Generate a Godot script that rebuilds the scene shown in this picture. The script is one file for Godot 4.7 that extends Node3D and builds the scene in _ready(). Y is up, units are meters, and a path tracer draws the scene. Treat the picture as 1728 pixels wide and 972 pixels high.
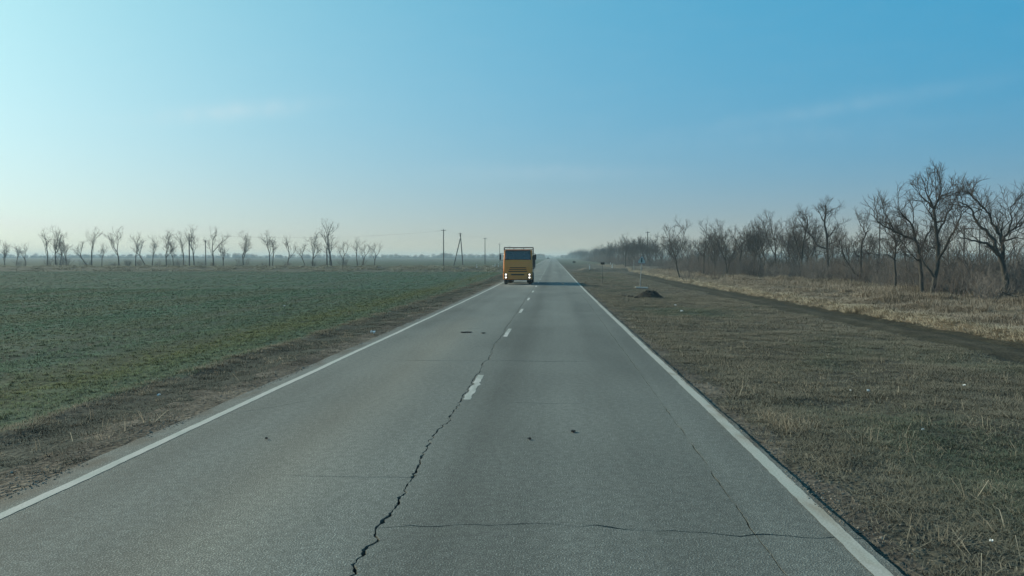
extends Node3D
# Straight country road on a spring morning: an orange flatbed lorry coming towards us, green winter wheat
# on one side, a dry verge, a dirt track and a bare shelterbelt on the other.
# x runs to the right of the camera, d (= -z) is metres down the road, y up.

var rng := RandomNumberGenerator.new()
var n_fine := FastNoiseLite.new()
var n_mid := FastNoiseLite.new()
var n_big := FastNoiseLite.new()
var n_crack := FastNoiseLite.new()
var names := {}
var M := {}
const SUN_AZ := -62.0
const SUN_EL := 25.5
const EXPOSURE := 1.22
const ROAD_L := -4.86
const ROAD_R := 2.335

# ------------------------------------------------------------------ naming
func numbered(called: String) -> String:
	if not names.has(called):
		names[called] = 0
		return called
	names[called] += 1
	return "%s_%03d" % [called, names[called]]

func tag(o: Node, label := "", category := "", group := "", kind := "") -> Node:
	if label: o.set_meta("label", label)
	if category: o.set_meta("category", category)
	if group: o.set_meta("group", group)
	if kind: o.set_meta("kind", kind)
	return o

func base(called: String, at := Vector3.ZERO, turn := 0.0) -> Node3D:
	var o := Node3D.new()
	o.name = numbered(called)
	add_child(o)
	o.position = at
	o.rotation.y = turn
	return o

func put(mesh: Mesh, called: String, m: Material, parent: Node = null, at := Vector3.ZERO) -> MeshInstance3D:
	var o := MeshInstance3D.new()
	o.mesh = mesh
	o.material_override = m
	o.position = at
	if parent == null:
		o.name = numbered(called)
		add_child(o)
	else:
		o.name = called
		parent.add_child(o, true)
	return o

func copy_of(o: Node3D, called: String) -> Node3D:
	var c: Node3D = o.duplicate()
	c.name = numbered(called)
	add_child(c)
	return c

# ------------------------------------------------------------------ materials
func lin(r: float, g: float, b: float) -> Color:
	return Color(r, g, b).linear_to_srgb()

func mat(c: Color, rough := 0.9, metal := 0.0) -> StandardMaterial3D:
	var m := StandardMaterial3D.new()
	m.albedo_color = c
	m.roughness = rough
	m.metallic = metal
	m.metallic_specular = 0.35
	return m

func noise_tex(seed_: int, freq: float, octaves: int, lo: Color, hi: Color, type := FastNoiseLite.TYPE_SIMPLEX, size := 1024, mid := 0.5) -> NoiseTexture2D:
	var n := FastNoiseLite.new()
	n.seed = seed_
	n.noise_type = type
	n.frequency = freq
	n.fractal_octaves = octaves
	n.fractal_gain = 0.62
	var t := NoiseTexture2D.new()
	t.width = size
	t.height = size
	t.seamless = true
	t.noise = n
	var g := Gradient.new()
	g.offsets = PackedFloat32Array([0.12, mid, 0.88])
	g.colors = PackedColorArray([lo, lo.lerp(hi, 0.5), hi])
	t.color_ramp = g
	return t

func grainy(c: Color, tex: Texture2D, metres: float, bump_cm: float, rough := 0.95, tex2: Texture2D = null, metres2 := 1.0) -> StandardMaterial3D:
	var m := mat(c, rough)
	m.metallic_specular = 0.2
	m.albedo_texture = tex
	m.uv1_triplanar = true
	m.uv1_world_triplanar = true
	m.uv1_scale = Vector3.ONE / metres
	if bump_cm > 0.0:
		m.heightmap_enabled = true
		m.heightmap_texture = tex
		m.heightmap_scale = bump_cm
	if tex2:
		m.detail_enabled = true
		m.detail_blend_mode = BaseMaterial3D.BLEND_MODE_MUL
		m.detail_albedo = tex2
		m.detail_uv_layer = BaseMaterial3D.DETAIL_UV_2
		m.uv2_triplanar = true
		m.uv2_world_triplanar = true
		m.uv2_scale = Vector3.ONE / metres2
	return m

func make_materials() -> void:
	var soil_tex := noise_tex(11, 0.035, 6, Color(0.52, 0.52, 0.52), Color(1, 1, 1))
	var soil_tex2 := noise_tex(12, 0.012, 5, Color(0.72, 0.72, 0.72), Color(1, 1, 1), FastNoiseLite.TYPE_SIMPLEX, 1024)
	var asphalt_tex := noise_tex(21, 0.11, 3, Color(0.38, 0.38, 0.38), Color(1, 1, 1), FastNoiseLite.TYPE_CELLULAR, 1024)
	var asphalt_tex2 := noise_tex(22, 0.045, 6, Color(0.86, 0.86, 0.86), Color(1, 1, 1))
	for k in ["ground", "wheat_soil", "verge_soil", "shoulder_soil", "track_soil", "bank_soil"]:
		M[k] = grainy(Color.WHITE, soil_tex, 4.7, 5.0, 0.97, soil_tex2, 17.0)
		M[k].vertex_color_use_as_albedo = true
		M[k].resource_name = k
	M.asphalt = grainy(Color.WHITE, asphalt_tex, 1.37, 0.6, 0.86, asphalt_tex2, 6.3)
	M.asphalt.vertex_color_use_as_albedo = true
	M.asphalt.metallic_specular = 0.3
	M.paint = grainy(Color.WHITE, asphalt_tex2, 1.3, 0.2, 0.8)
	M.paint.vertex_color_use_as_albedo = true
	M.blade = mat(Color.WHITE, 0.9)
	M.blade.vertex_color_use_as_albedo = true
	M.blade.metallic_specular = 0.2
	M.blade.backlight_enabled = true
	M.blade.backlight = Color(0.3, 0.3, 0.3)
	M.bark = mat(lin(0.062, 0.058, 0.052), 0.95)
	M.bark.metallic_specular = 0.15
	M.twig = mat(lin(0.066, 0.058, 0.054), 0.95)
	M.twig.metallic_specular = 0.15
	M.brush = mat(lin(0.150, 0.136, 0.124), 0.95)
	M.brush_brown = mat(lin(0.105, 0.088, 0.077), 0.95)
	M.far_wood = mat(lin(0.07, 0.068, 0.064), 0.95)
	M.brush.metallic_specular = 0.15
	M.pole = mat(lin(0.055, 0.052, 0.05), 0.95)
	M.wire = mat(lin(0.05, 0.05, 0.055), 0.6, 0.5)
	M.insulator = mat(lin(0.5, 0.52, 0.5), 0.3)
	M.orange = mat(lin(0.86, 0.255, 0.03), 0.42)
	M.orange.clearcoat_enabled = true
	M.orange.clearcoat = 0.4
	M.orange.clearcoat_roughness = 0.25
	M.orange_dusty = mat(lin(0.74, 0.24, 0.05), 0.75)
	M.black = mat(lin(0.012, 0.012, 0.013), 0.7)
	M.rubber = mat(lin(0.02, 0.02, 0.021), 0.85)
	M.steel = mat(lin(0.08, 0.085, 0.09), 0.6, 0.3)
	M.frame_grey = mat(lin(0.04, 0.048, 0.05), 0.7)
	M.body_green = mat(lin(0.05, 0.06, 0.055), 0.75)
	M.seat = mat(lin(0.03, 0.03, 0.032), 0.9)
	M.rim = mat(lin(0.16, 0.16, 0.16), 0.6, 0.3)
	M.chrome = mat(lin(0.6, 0.6, 0.6), 0.15, 1.0)
	M.glass = mat(Color(0.5, 0.62, 0.66, 0.28), 0.04)
	M.glass.transparency = BaseMaterial3D.TRANSPARENCY_ALPHA
	M.lamp = mat(Color(1, 1, 1), 0.3)
	M.lamp.emission_enabled = true
	M.lamp.emission = Color(1.0, 0.95, 0.86)
	M.lamp.emission_energy_multiplier = 1.25
	M.indicator = mat(lin(0.55, 0.18, 0.02), 0.3)
	M.white_paint = mat(lin(0.62, 0.62, 0.6), 0.6)
	M.sign_white = mat(lin(0.58, 0.53, 0.45), 0.7)
	M.sign_red = mat(lin(0.34, 0.2, 0.19), 0.6)
	M.sign_black = mat(lin(0.012, 0.012, 0.012), 0.6)
	M.galvanised = mat(lin(0.33, 0.34, 0.33), 0.5, 0.3)
	M.concrete = mat(lin(0.42, 0.41, 0.38), 0.9)
	M.dark_earth = grainy(lin(0.058, 0.052, 0.045), soil_tex, 0.8, 4.0)
	M.litter = mat(lin(0.72, 0.72, 0.7), 0.7)
	M.car_dark = mat(lin(0.03, 0.034, 0.04), 0.4)
	M.conifer = mat(lin(0.018, 0.026, 0.016), 0.9)

# ------------------------------------------------------------------ terrain
func rise(d: float) -> float:
	var s := minf(d, 1500.0) - 60.0
	return 0.0065 * (s + sqrt(s * s + 900.0)) * 0.5 - 0.0231

func ss(a: float, b: float, x: float) -> float:
	return smoothstep(a, b, x)

func wave(x: float, d: float, amp: float) -> float:
	return n_mid.get_noise_2d(x * 3.0, d * 3.0) * amp

func ground_y(x: float, d: float) -> float:
	var y := rise(d)
	var g := 0.0
	if x > ROAD_L and x < ROAD_R:
		return y - 0.09 - 0.25 * ss(170.0, 400.0, d)
	var far := 1.0 - ss(60.0, 220.0, d)
	var rough: float = n_fine.get_noise_2d(x * 9.0, d * 9.0)
	var lump: float = n_mid.get_noise_2d(x * 4.0, d * 4.0)
	if x >= ROAD_R:
		g = -0.052 - 0.07 * ss(2.5, 4.5, x)
		g += (rough * 0.022 + lump * 0.05) * ss(2.5, 4.0, x) * (1.0 - ss(9.2, 10.3, x) * 0.4)
		var tl := 10.25 + wave(0.0, d, 0.35)
		var inside := ss(tl - 0.25, tl + 0.2, x) * (1.0 - ss(tl + 2.5, tl + 2.75, x))
		inside *= 1.0 - ss(95.0, 120.0, d)
		g -= inside * 0.07
		for rut in [0.5, 2.0]:
			g -= 0.05 * exp(-pow((x - tl - rut) / 0.22, 2.0)) * inside
		g += ss(tl + 2.6, tl + 3.1, x) * 0.17 + ss(tl + 3.5, tl + 9.0, x) * 0.12 * (1.0 + lump)
		g += ss(tl + 2.6, tl + 4.0, x) * (lump * 0.1 + rough * 0.04)
		# raised farm crossing with a ditch on our side of it
		var over := ss(4.0, 6.0, x) * (1.0 - ss(30.0, 36.0, x))
		g += over * 0.42 * ss(137.5, 139.2, d) * (1.0 - ss(146.0, 148.5, d))
		g -= over * (1.0 - ss(13.0, 18.0, x)) * 0.35 * exp(-pow((d - 135.6) / 1.7, 2.0))
	else:
		g = -0.06 - 0.07 * ss(0.4, 1.6, ROAD_L - x)
		g += (rough * 0.022 + lump * 0.04) * ss(0.3, 1.2, ROAD_L - x)
		g += 0.05 * exp(-pow((x + 7.05 - wave(0.0, d, 0.25)) / 0.18, 2.0)) * far
		var band := 127.0 + lump * 3.0
		g += 0.45 * ss(band, band + 6.0, d) * (1.0 - ss(150.0, 166.0, d)) * ss(5.6, 9.0, -x) * (1.0 + lump * 0.9)
		g -= 0.5 * exp(-pow((d - 131.0) / 1.8, 2.0)) * exp(-pow((x + 13.2) / 2.2, 2.0))
	y += g * (1.0 if far > 0.99 else lerpf(1.0, 0.9, 1.0 - far))
	return y - 0.35 * ss(170.0, 400.0, d)

# which strip of land a point belongs to
func zone_at(x: float, d: float) -> String:
	var j: float = n_fine.get_noise_2d(x * 5.0, d * 5.0) * 0.22
	if x > ROAD_L + 0.2 and x < ROAD_R - 0.2:
		return "ground"
	if d > 240.0:
		return "ground"
	if x <= ROAD_L + 0.2:
		if x > -5.75 + j * 2.0: return "shoulder_soil"
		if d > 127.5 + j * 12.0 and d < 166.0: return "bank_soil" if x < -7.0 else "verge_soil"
		if x > -7.0 + j: return "verge_soil"
		if d <= 128.0: return "wheat_soil"
		return "ground"
	var tl := 10.25 + wave(0.0, d, 0.35)
	if x < 2.66 + j * 1.3: return "shoulder_soil"
	if d > 139.0 + j * 3.0 and d < 146.0 and x < 34.0: return "track_soil"
	if x > tl + j * 0.6 and x < tl + 2.6 + j * 0.8 and d < 118.0: return "track_soil"
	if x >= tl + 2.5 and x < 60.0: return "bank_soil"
	if x < 14.0: return "verge_soil"
	return "ground"

func zone_color(zone: String, x: float, d: float) -> Color:
	var a: float = n_fine.get_noise_2d(x * 3.0, d * 3.0) * 0.5 + 0.5
	var b: float = n_mid.get_noise_2d(x * 2.2 + 50.0, d * 1.1) * 0.5 + 0.5
	var c: float = n_big.get_noise_2d(x * 1.0, d * 0.4 + 90.0) * 0.5 + 0.5
	var o := Color(0.1, 0.1, 0.08)
	match zone:
		"wheat_soil":
			o = Color(0.070, 0.138, 0.100).lerp(Color(0.088, 0.154, 0.108), b)
			var row: float = n_mid.get_noise_2d(x * 9.0, d * 0.35) * 0.5 + 0.5
			o = o.lerp(Color(0.098, 0.096, 0.070), clampf((row - 0.52) * 2.0, 0.0, 0.5))
			o = o.lerp(Color(0.105, 0.128, 0.060), exp(-pow((x + 9.0) / 1.3, 2.0)) * 0.7)
			o = o * lerpf(0.85, 1.15, a)
		"verge_soil":
			var green := clampf((b - 0.42) * 3.0 - 0.5 * ss(6.5, 9.0, x) * ss(14.0, 25.0, d), 0.0, 1.0) * ss(3.0, 4.5, absf(x))
			o = Color(0.140, 0.122, 0.095).lerp(Color(0.084, 0.102, 0.073), 0.28 + 0.72 * green)
			o = o.lerp(Color(0.155, 0.130, 0.095), clampf((c - 0.6) * 2.0, 0.0, 0.6))
			o = o.lerp(Color(0.185, 0.164, 0.128), 0.6 * ss(5.5, 8.5, x) * ss(12.0, 22.0, d))
			if x < 0.0: o = o.lerp(Color(0.094, 0.102, 0.084), 0.9)
			o = o * lerpf(0.7, 1.2, a)
		"shoulder_soil":
			o = Color(0.215, 0.188, 0.152).lerp(Color(0.11, 0.098, 0.080), clampf(a * 1.8 - 0.5, 0.0, 1.0))
		"track_soil":
			o = Color(0.060, 0.055, 0.037).lerp(Color(0.086, 0.077, 0.051), a)
			var tl := 10.25 + wave(0.0, d, 0.35)
			var mid := exp(-pow((x - tl - 1.25) / 0.25, 2.0))
			o = o.lerp(Color(0.145, 0.125, 0.088), mid * 0.9 * (0.4 + 0.6 * a))
			if d > 125.0: o = Color(0.24, 0.21, 0.165).lerp(Color(0.15, 0.13, 0.1), a * 0.6)
		"bank_soil":
			o = Color(0.255, 0.210, 0.148).lerp(Color(0.185, 0.155, 0.112), a)
			o = o.lerp(Color(0.13, 0.112, 0.082), clampf((b - 0.55) * 2.5, 0.0, 0.8))
			if x < 0.0: o = o.lerp(Color(0.17, 0.185, 0.14), 0.65)
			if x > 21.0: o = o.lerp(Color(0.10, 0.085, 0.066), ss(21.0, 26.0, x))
		_:
			o = Color(0.092, 0.112, 0.070).lerp(Color(0.118, 0.112, 0.078), clampf(c * 1.5 - 0.25, 0.0, 1.0))
			if d > 166.0 and x < 0.0 and d < 420.0: o = Color(0.078, 0.112, 0.062).lerp(Color(0.1, 0.12, 0.07), b)
			if x > 20.0: o = Color(0.12, 0.105, 0.08).lerp(Color(0.15, 0.13, 0.095), b)
			if x > ROAD_L and x < ROAD_R: o = Color(0.11, 0.10, 0.085)
	return Color(o.r * 1.3, o.g * 1.3, o.b * 1.3)

func build_ground() -> void:
	var xs := PackedFloat32Array()
	var x := 0.0
	var right := [ROAD_R - 0.02, ROAD_R + 0.001, ROAD_R + 0.03]
	x = ROAD_R + 0.13
	while x < 17.0:
		right.append(x)
		x += 0.14
	var step := 0.15
	while x < 2600.0:
		right.append(x)
		step *= 1.055
		x += step
	var left := [ROAD_L + 0.02, ROAD_L - 0.001, ROAD_L - 0.03]
	x = ROAD_L - 0.13
	while x > -15.0:
		left.append(x)
		x -= 0.14
	step = 0.15
	while x > -2600.0:
		left.append(x)
		step *= 1.055
		x -= step
	left.reverse()
	for v in left: xs.append(v)
	for v in [-3.0, -1.0, 1.0]: xs.append(v)
	for v in right: xs.append(v)
	var ds := PackedFloat32Array()
	var d := -9.0
	while d < 2200.0:
		ds.append(d)
		d += 0.13 + 0.0115 * maxf(d - 2.0, 0.0) * (0.45 if d > 120.0 and d < 155.0 else 1.0)
	var nx := xs.size()
	var nd := ds.size()
	var pos := PackedVector3Array()
	pos.resize(nx * nd)
	for i in nd:
		for k in nx:
			pos[i * nx + k] = Vector3(xs[k], ground_y(xs[k], ds[i]), -ds[i])
	var nor := PackedVector3Array()
	nor.resize(nx * nd)
	for i in nd:
		for k in nx:
			var du := pos[i * nx + mini(k + 1, nx - 1)] - pos[i * nx + maxi(k - 1, 0)]
			var dv := pos[mini(i + 1, nd - 1) * nx + k] - pos[maxi(i - 1, 0) * nx + k]
			nor[i * nx + k] = du.cross(dv).normalized()
	var parts := {}
	for i in nd - 1:
		for k in nx - 1:
			var zone := zone_at((xs[k] + xs[k + 1]) * 0.5, (ds[i] + ds[i + 1]) * 0.5)
			if not parts.has(zone): parts[zone] = PackedInt32Array()
			var a := i * nx + k
			parts[zone].append_array(PackedInt32Array([a, a + nx, a + 1, a + 1, a + nx, a + nx + 1]))
	var called := {"ground": "ground", "wheat_soil": "wheat_field", "verge_soil": "grass_verge", "shoulder_soil": "road_shoulder", "track_soil": "dirt_track", "bank_soil": "grass_bank"}
	var told := {"ground": "flat farmland reaching to the hazy horizon", "wheat_soil": "green winter wheat field left of the road", "verge_soil": "short brownish grass verges beside the road", "shoulder_soil": "bare dusty soil strips along the asphalt edges", "track_soil": "dark rutted dirt track along the dry bank", "bank_soil": "pale dry grass bank at the foot of the trees"}
	for zone in parts:
		var used := {}
		var idx: PackedInt32Array = parts[zone]
		var p := PackedVector3Array()
		var n := PackedVector3Array()
		var c := PackedColorArray()
		var out := PackedInt32Array()
		out.resize(idx.size())
		for q in idx.size():
			var v := idx[q]
			if not used.has(v):
				used[v] = p.size()
				p.append(pos[v])
				n.append(nor[v])
				c.append(zone_color(zone, pos[v].x, -pos[v].z))
			out[q] = used[v]
		var arr := []
		arr.resize(Mesh.ARRAY_MAX)
		arr[Mesh.ARRAY_VERTEX] = p
		arr[Mesh.ARRAY_NORMAL] = n
		arr[Mesh.ARRAY_COLOR] = c
		arr[Mesh.ARRAY_INDEX] = out
		var me := ArrayMesh.new()
		me.add_surface_from_arrays(Mesh.PRIMITIVE_TRIANGLES, arr)
		tag(put(me, called[zone], M[zone]), told[zone], "ground", "", "structure")

# ------------------------------------------------------------------ road
func crack_mid(d: float) -> float:
	return -1.345 - 0.0035 * minf(d, 30.0) + n_crack.get_noise_2d(d * 14.0, 5.0) * 0.035 + n_crack.get_noise_2d(d * 48.0, 9.0) * 0.034 + n_crack.get_noise_2d(d * 120.0, 19.0) * 0.012 + n_crack.get_noise_2d(d * 2.5, 40.0) * 0.05

func crack_right(d: float) -> float:
	return 1.575 + 0.004 * minf(d, 40.0) - 0.09 * exp(-d / 7.0) + n_crack.get_noise_2d(d * 9.0, 70.0) * 0.02 + n_crack.get_noise_2d(d * 45.0, 73.0) * 0.008

func asphalt_color(x: float, d: float) -> Color:
	var fine: float = n_fine.get_noise_2d(x * 6.0, d * 6.0)
	var mid: float = n_mid.get_noise_2d(x * 5.0, d * 0.8)
	var big: float = n_big.get_noise_2d(x * 6.0, d * 0.5)
	var streak: float = n_mid.get_noise_2d(x * 22.0, d * 0.25 + 500.0)
	var patch: float = n_big.get_noise_2d(x * 14.0 + 80.0, d * 5.0)
	var v := 0.338 + 0.012 * fine + 0.036 * mid + 0.03 * big + 0.034 * streak + 0.05 * patch
	if x < -1.37:
		v += 0.030
		v += 0.040 * exp(-pow((x + 2.5) / 0.45, 2.0)) - 0.042 * exp(-pow((x + 4.1) / 0.35, 2.0)) - 0.014 * exp(-pow((x + 3.3) / 0.3, 2.0))
	else:
		v -= 0.115 * exp(-pow((x + 0.70) / 0.32, 2.0)) * (0.8 + 0.5 * mid)
		v += 0.034 * exp(-pow((x - 0.15) / 0.32, 2.0)) - 0.036 * exp(-pow((x - 1.0) / 0.25, 2.0))
		v += 0.030 * ss(1.55, 1.7, x)
	var warm := 0.0
	if x < -1.4: warm = clampf(0.3 + mid + big, 0.0, 1.0) * exp(-pow((x + 2.9) / 0.8, 2.0))
	var o := Color(v * (0.985 + 0.08 * warm), v * 1.055, v * (0.965 - 0.06 * warm))
	# soil and grit dragged over the edges
	var edge := minf(x - ROAD_L, ROAD_R - x)
	var grit := clampf((0.2 - edge) * 3.0 + n_crack.get_noise_2d(x * 30.0, d * 9.0) * 0.9, 0.0, 0.85) * ss(0.34, 0.1, edge)
	return o.lerp(Color(0.25, 0.215, 0.17), grit)

class Bag:
	var p := PackedVector3Array()
	var n := PackedVector3Array()
	var c := PackedColorArray()
	var i := PackedInt32Array()
	func mesh(colored := false) -> ArrayMesh:
		var arr := []
		arr.resize(Mesh.ARRAY_MAX)
		arr[Mesh.ARRAY_VERTEX] = p
		arr[Mesh.ARRAY_NORMAL] = n
		if colored: arr[Mesh.ARRAY_COLOR] = c
		arr[Mesh.ARRAY_INDEX] = i
		var me := ArrayMesh.new()
		me.add_surface_from_arrays(Mesh.PRIMITIVE_TRIANGLES, arr)
		return me

func quad(b: Bag, a: Vector3, q: Vector3, r: Vector3, s: Vector3, col := Color.WHITE) -> void:
	# a, q, r, s clockwise seen from outside
	var nn := (r - a).cross(q - a).normalized()
	var at := b.p.size()
	for v in [a, q, r, s]:
		b.p.append(v)
		b.n.append(nn)
		b.c.append(col)
	b.i.append_array(PackedInt32Array([at, at + 1, at + 2, at, at + 2, at + 3]))

# a slab of asphalt between four wavy edges: xl(d), xr(d) and dn(x), df(x)
func slab(b: Bag, xl: Callable, xr: Callable, dn: Callable, df: Callable, nu: int, nv: int) -> void:
	var start := b.p.size()
	for v in nv + 1:
		var t := float(v) / nv
		for u in nu + 1:
			var s := float(u) / nu
			var dg := lerpf(dn.call(0.0), df.call(0.0), t)
			var x := lerpf(xl.call(dg), xr.call(dg), s)
			var dd: float = lerpf(dn.call(x), df.call(x), t)
			x = lerpf(xl.call(dd), xr.call(dd), s)
			var y := rise(dd)
			b.p.append(Vector3(x, y, -dd))
			b.n.append(Vector3.UP)
			b.c.append(asphalt_color(x, dd))
	var w := nu + 1
	for v in nv:
		for u in nu:
			var a := start + v * w + u
			b.i.append_array(PackedInt32Array([a, a + w, a + 1, a + 1, a + w, a + w + 1]))
	# broken side faces down into the joints
	var rim := []
	for u in nu + 1: rim.append(start + u)
	for v in range(1, nv + 1): rim.append(start + v * w + nu)
	for u in range(nu - 1, -1, -1): rim.append(start + nv * w + u)
	for v in range(nv - 1, -1, -1): rim.append(start + v * w)
	for k in rim.size() - 1:
		var a: Vector3 = b.p[rim[k]]
		var q: Vector3 = b.p[rim[k + 1]]
		if a.distance_to(q) < 0.0005: continue
		var dn3 := Vector3(0, -0.085, 0)
		quad(b, a, q, q + dn3, a + dn3, asphalt_color(a.x, -a.z))

func strip_line(b: Bag, xc: Callable, half: float, d0: float, d1: float, ragged: float, paint: Color, wear: float, seed_: float) -> void:
	var d := d0
	var cols := 4
	var prev := -1
	while true:
		var at := b.p.size()
		for u in cols + 1:
			var s := float(u) / cols * 2.0 - 1.0
			var e: float = n_crack.get_noise_2d(d * 50.0, seed_ + s * 10.0) * ragged
			var x: float = xc.call(d) + s * half + e * absf(s)
			b.p.append(Vector3(x, rise(d) + 0.004, -d))
			b.n.append(Vector3.UP)
			var k: float = n_crack.get_noise_2d(d * 16.0 + seed_, x * 60.0) * 0.9 + n_big.get_noise_2d(d * 6.0, seed_) * 0.7
			var worn := clampf(wear + k * 1.1, 0.0, 0.95)
			b.c.append(paint.lerp(asphalt_color(x, d), worn))
		if prev >= 0:
			for u in cols:
				var a := prev + u
				var w := at - prev
				b.i.append_array(PackedInt32Array([a, a + w, a + 1, a + 1, a + w, a + w + 1]))
		prev = at
		if d >= d1: break
		d = minf(d + 0.05 + 0.004 * maxf(d, 0.0), d1)

func build_road() -> void:
	var road := base("road")
	tag(road, "straight cracked grey asphalt road running to the horizon", "road", "", "structure")
	var b := Bag.new()
	var le := func(d): return ROAD_L + n_crack.get_noise_2d(d * 6.0, 200.0) * 0.025
	var re := func(d): return ROAD_R + n_crack.get_noise_2d(d * 8.0, 230.0) * 0.02 + n_crack.get_noise_2d(d * 40.0, 235.0) * 0.008
	var mw := func(d): return clampf(0.009 + n_crack.get_noise_2d(d * 26.0, 300.0) * 0.011, 0.005, 0.02) * (1.0 - ss(60.0, 100.0, d))
	var ml := func(d): return crack_mid(d) - mw.call(d) - maxf(0.0, n_crack.get_noise_2d(d * 90.0, 340.0)) * 0.022 * (1.0 - ss(30.0, 60.0, d))
	var mr := func(d): return crack_mid(d) + mw.call(d) * 0.6 + maxf(0.0, n_crack.get_noise_2d(d * 80.0, 360.0)) * 0.016 * (1.0 - ss(30.0, 60.0, d))
	var rw := func(d): return clampf(0.004 + n_crack.get_noise_2d(d * 12.0, 330.0) * 0.006, 0.0, 0.01) * (1.0 - ss(40.0, 60.0, d))
	var rl := func(d): return crack_right(d) - rw.call(d)
	var rr := func(d): return crack_right(d) + rw.call(d)
	# transverse cracks: centre distance and half width as functions of x
	var t1 := func(x): return 6.17 + 0.17 * exp(-pow(x / 0.9, 2.0)) - 0.05 * x * 0.3 + n_crack.get_noise_2d(x * 26.0, 400.0) * 0.05 + n_crack.get_noise_2d(x * 80.0, 404.0) * 0.018
	var w1 := func(x): return clampf(0.009 + n_crack.get_noise_2d(x * 20.0, 420.0) * 0.008, 0.003, 0.02)
	var t2 := func(x): return 7.65 + n_crack.get_noise_2d(x * 20.0, 440.0) * 0.03
	var w2 := func(x): return 0.006 * ss(-2.9, -2.2, x)
	var t3 := func(x): return 16.7 + n_crack.get_noise_2d(x * 16.0, 460.0) * 0.06
	var w3 := func(x): return clampf(0.008 + n_crack.get_noise_2d(x * 9.0, 480.0) * 0.014, 0.0, 0.02) * ss(-3.6, -3.0, x) * (1.0 - ss(0.4, 0.9, x))
	var t4 := func(x): return 33.0 + n_crack.get_noise_2d(x * 16.0, 500.0) * 0.15
	var w4 := func(x): return clampf(0.008 + n_crack.get_noise_2d(x * 9.0, 520.0) * 0.02, 0.0, 0.025)
	var t5 := func(x): return 11.3 + (clampf(x, -5.0, -3.0) + 4.0) * 1.4 + n_crack.get_noise_2d(x * 30.0, 540.0) * 0.12
	var w5 := func(x): return 0.007 * ss(-4.5, -4.2, x) * (1.0 - ss(-3.8, -3.5, x))
	var t6 := func(x): return 24.6 + n_crack.get_noise_2d(x * 16.0, 560.0) * 0.14
	var w6 := func(x): return clampf(n_crack.get_noise_2d(x * 9.0, 580.0) * 0.03, 0.0, 0.02)
	var t7 := func(x): return 11.8 + n_crack.get_noise_2d(x * 22.0, 590.0) * 0.09
	var w7 := func(x): return 0.006 * ss(-0.9, -0.4, x) * (1.0 - ss(0.1, 0.6, x))
	var cut := func(t: Callable, w: Callable, sgn: float): return func(x): return t.call(x) + sgn * w.call(x)
	var at := func(v: float): return func(_x): return v
	var columns := [
		[le, ml, 26, [[t2, w2], [t5, w5], [t3, w3], [t6, w6], [t4, w4]]],
		[mr, rl, 24, [[t1, w1], [t7, w7], [t3, w3], [t6, w6], [t4, w4]]],
		[rr, re, 12, [[t1, w1], [t4, w4]]],
	]
	for col in columns:
		var lower: Callable = at.call(-9.0)
		var from := -9.0
		for cr in col[3]:
			var mid: float = cr[0].call(0.0)
			slab(b, col[0], col[1], lower, cut.call(cr[0], cr[1], -1.0), col[2], int((mid - from) / 0.04))
			lower = cut.call(cr[0], cr[1], 1.0)
			from = mid
		slab(b, col[0], col[1], lower, at.call(70.0), col[2], 420)
		slab(b, col[0], col[1], at.call(70.0), at.call(300.0), col[2], 200)
		slab(b, col[0], col[1], at.call(300.0), at.call(1600.0), col[2], 120)
	put(b.mesh(true), "asphalt", M.asphalt, road)
	b = Bag.new()
	strip_line(b, func(d): return -4.52 + n_crack.get_noise_2d(d * 2.0, 601.0) * 0.015, 0.056, -9.0, 700.0, 0.007, Color(0.44, 0.44, 0.41), 0.30, 11.0)
	tag(put(b.mesh(true), "edge_line", M.paint, road), "white edge line along the wheat field side")
	b = Bag.new()
	strip_line(b, func(d): return 2.215 + n_crack.get_noise_2d(d * 1.2, 611.0) * 0.012, 0.066, -9.0, 700.0, 0.008, Color(0.37, 0.375, 0.345), 0.42, 31.0)
	tag(put(b.mesh(true), "edge_line", M.paint, road), "dusty edge line along the dry verge side")
	for k in 60:
		var d0 := 2.0 + 10.0 * k
		b = Bag.new()
		strip_line(b, func(d): return maxf(-1.365, crack_mid(d) + 0.03) + 0.055, 0.055, d0, d0 + 2.6, 0.012, Color(0.47, 0.47, 0.45), 0.28 if k < 5 else 0.5, 50.0 + k)
		put(b.mesh(true), "lane_dash", M.paint, road)

# ------------------------------------------------------------------ shapes
func box(b: Bag, c: Vector3, s: Vector3, bevel := 0.0, turn := Basis.IDENTITY) -> void:
	# a box with chamfered edges
	var h := s * 0.5
	var e := minf(bevel, minf(h.x, minf(h.y, h.z)) * 0.9)
	if e <= 0.0:
		for ax in 3:
			for sg in [-1.0, 1.0]:
				var n := Vector3.ZERO
				n[ax] = sg
				var u := Vector3.ZERO
				u[(ax + 1) % 3] = h[(ax + 1) % 3]
				var v := Vector3.ZERO
				v[(ax + 2) % 3] = h[(ax + 2) % 3]
				var o: Vector3 = n * h[ax]
				var q := [o - u - v, o + u - v, o + u + v, o - u + v]
				if sg > 0.0: q.reverse()
				quad(b, c + turn * q[0], c + turn * q[1], c + turn * q[2], c + turn * q[3])
		return
	var pts := PackedVector3Array()
	for sx in [-1, 1]:
		for sy in [-1, 1]:
			for sz in [-1, 1]:
				pts.append(c + turn * Vector3(sx * (h.x - e), sy * (h.y - e), sz * h.z))
				pts.append(c + turn * Vector3(sx * (h.x - e), sy * h.y, sz * (h.z - e)))
				pts.append(c + turn * Vector3(sx * h.x, sy * (h.y - e), sz * (h.z - e)))
	hull(b, pts, c)

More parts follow.
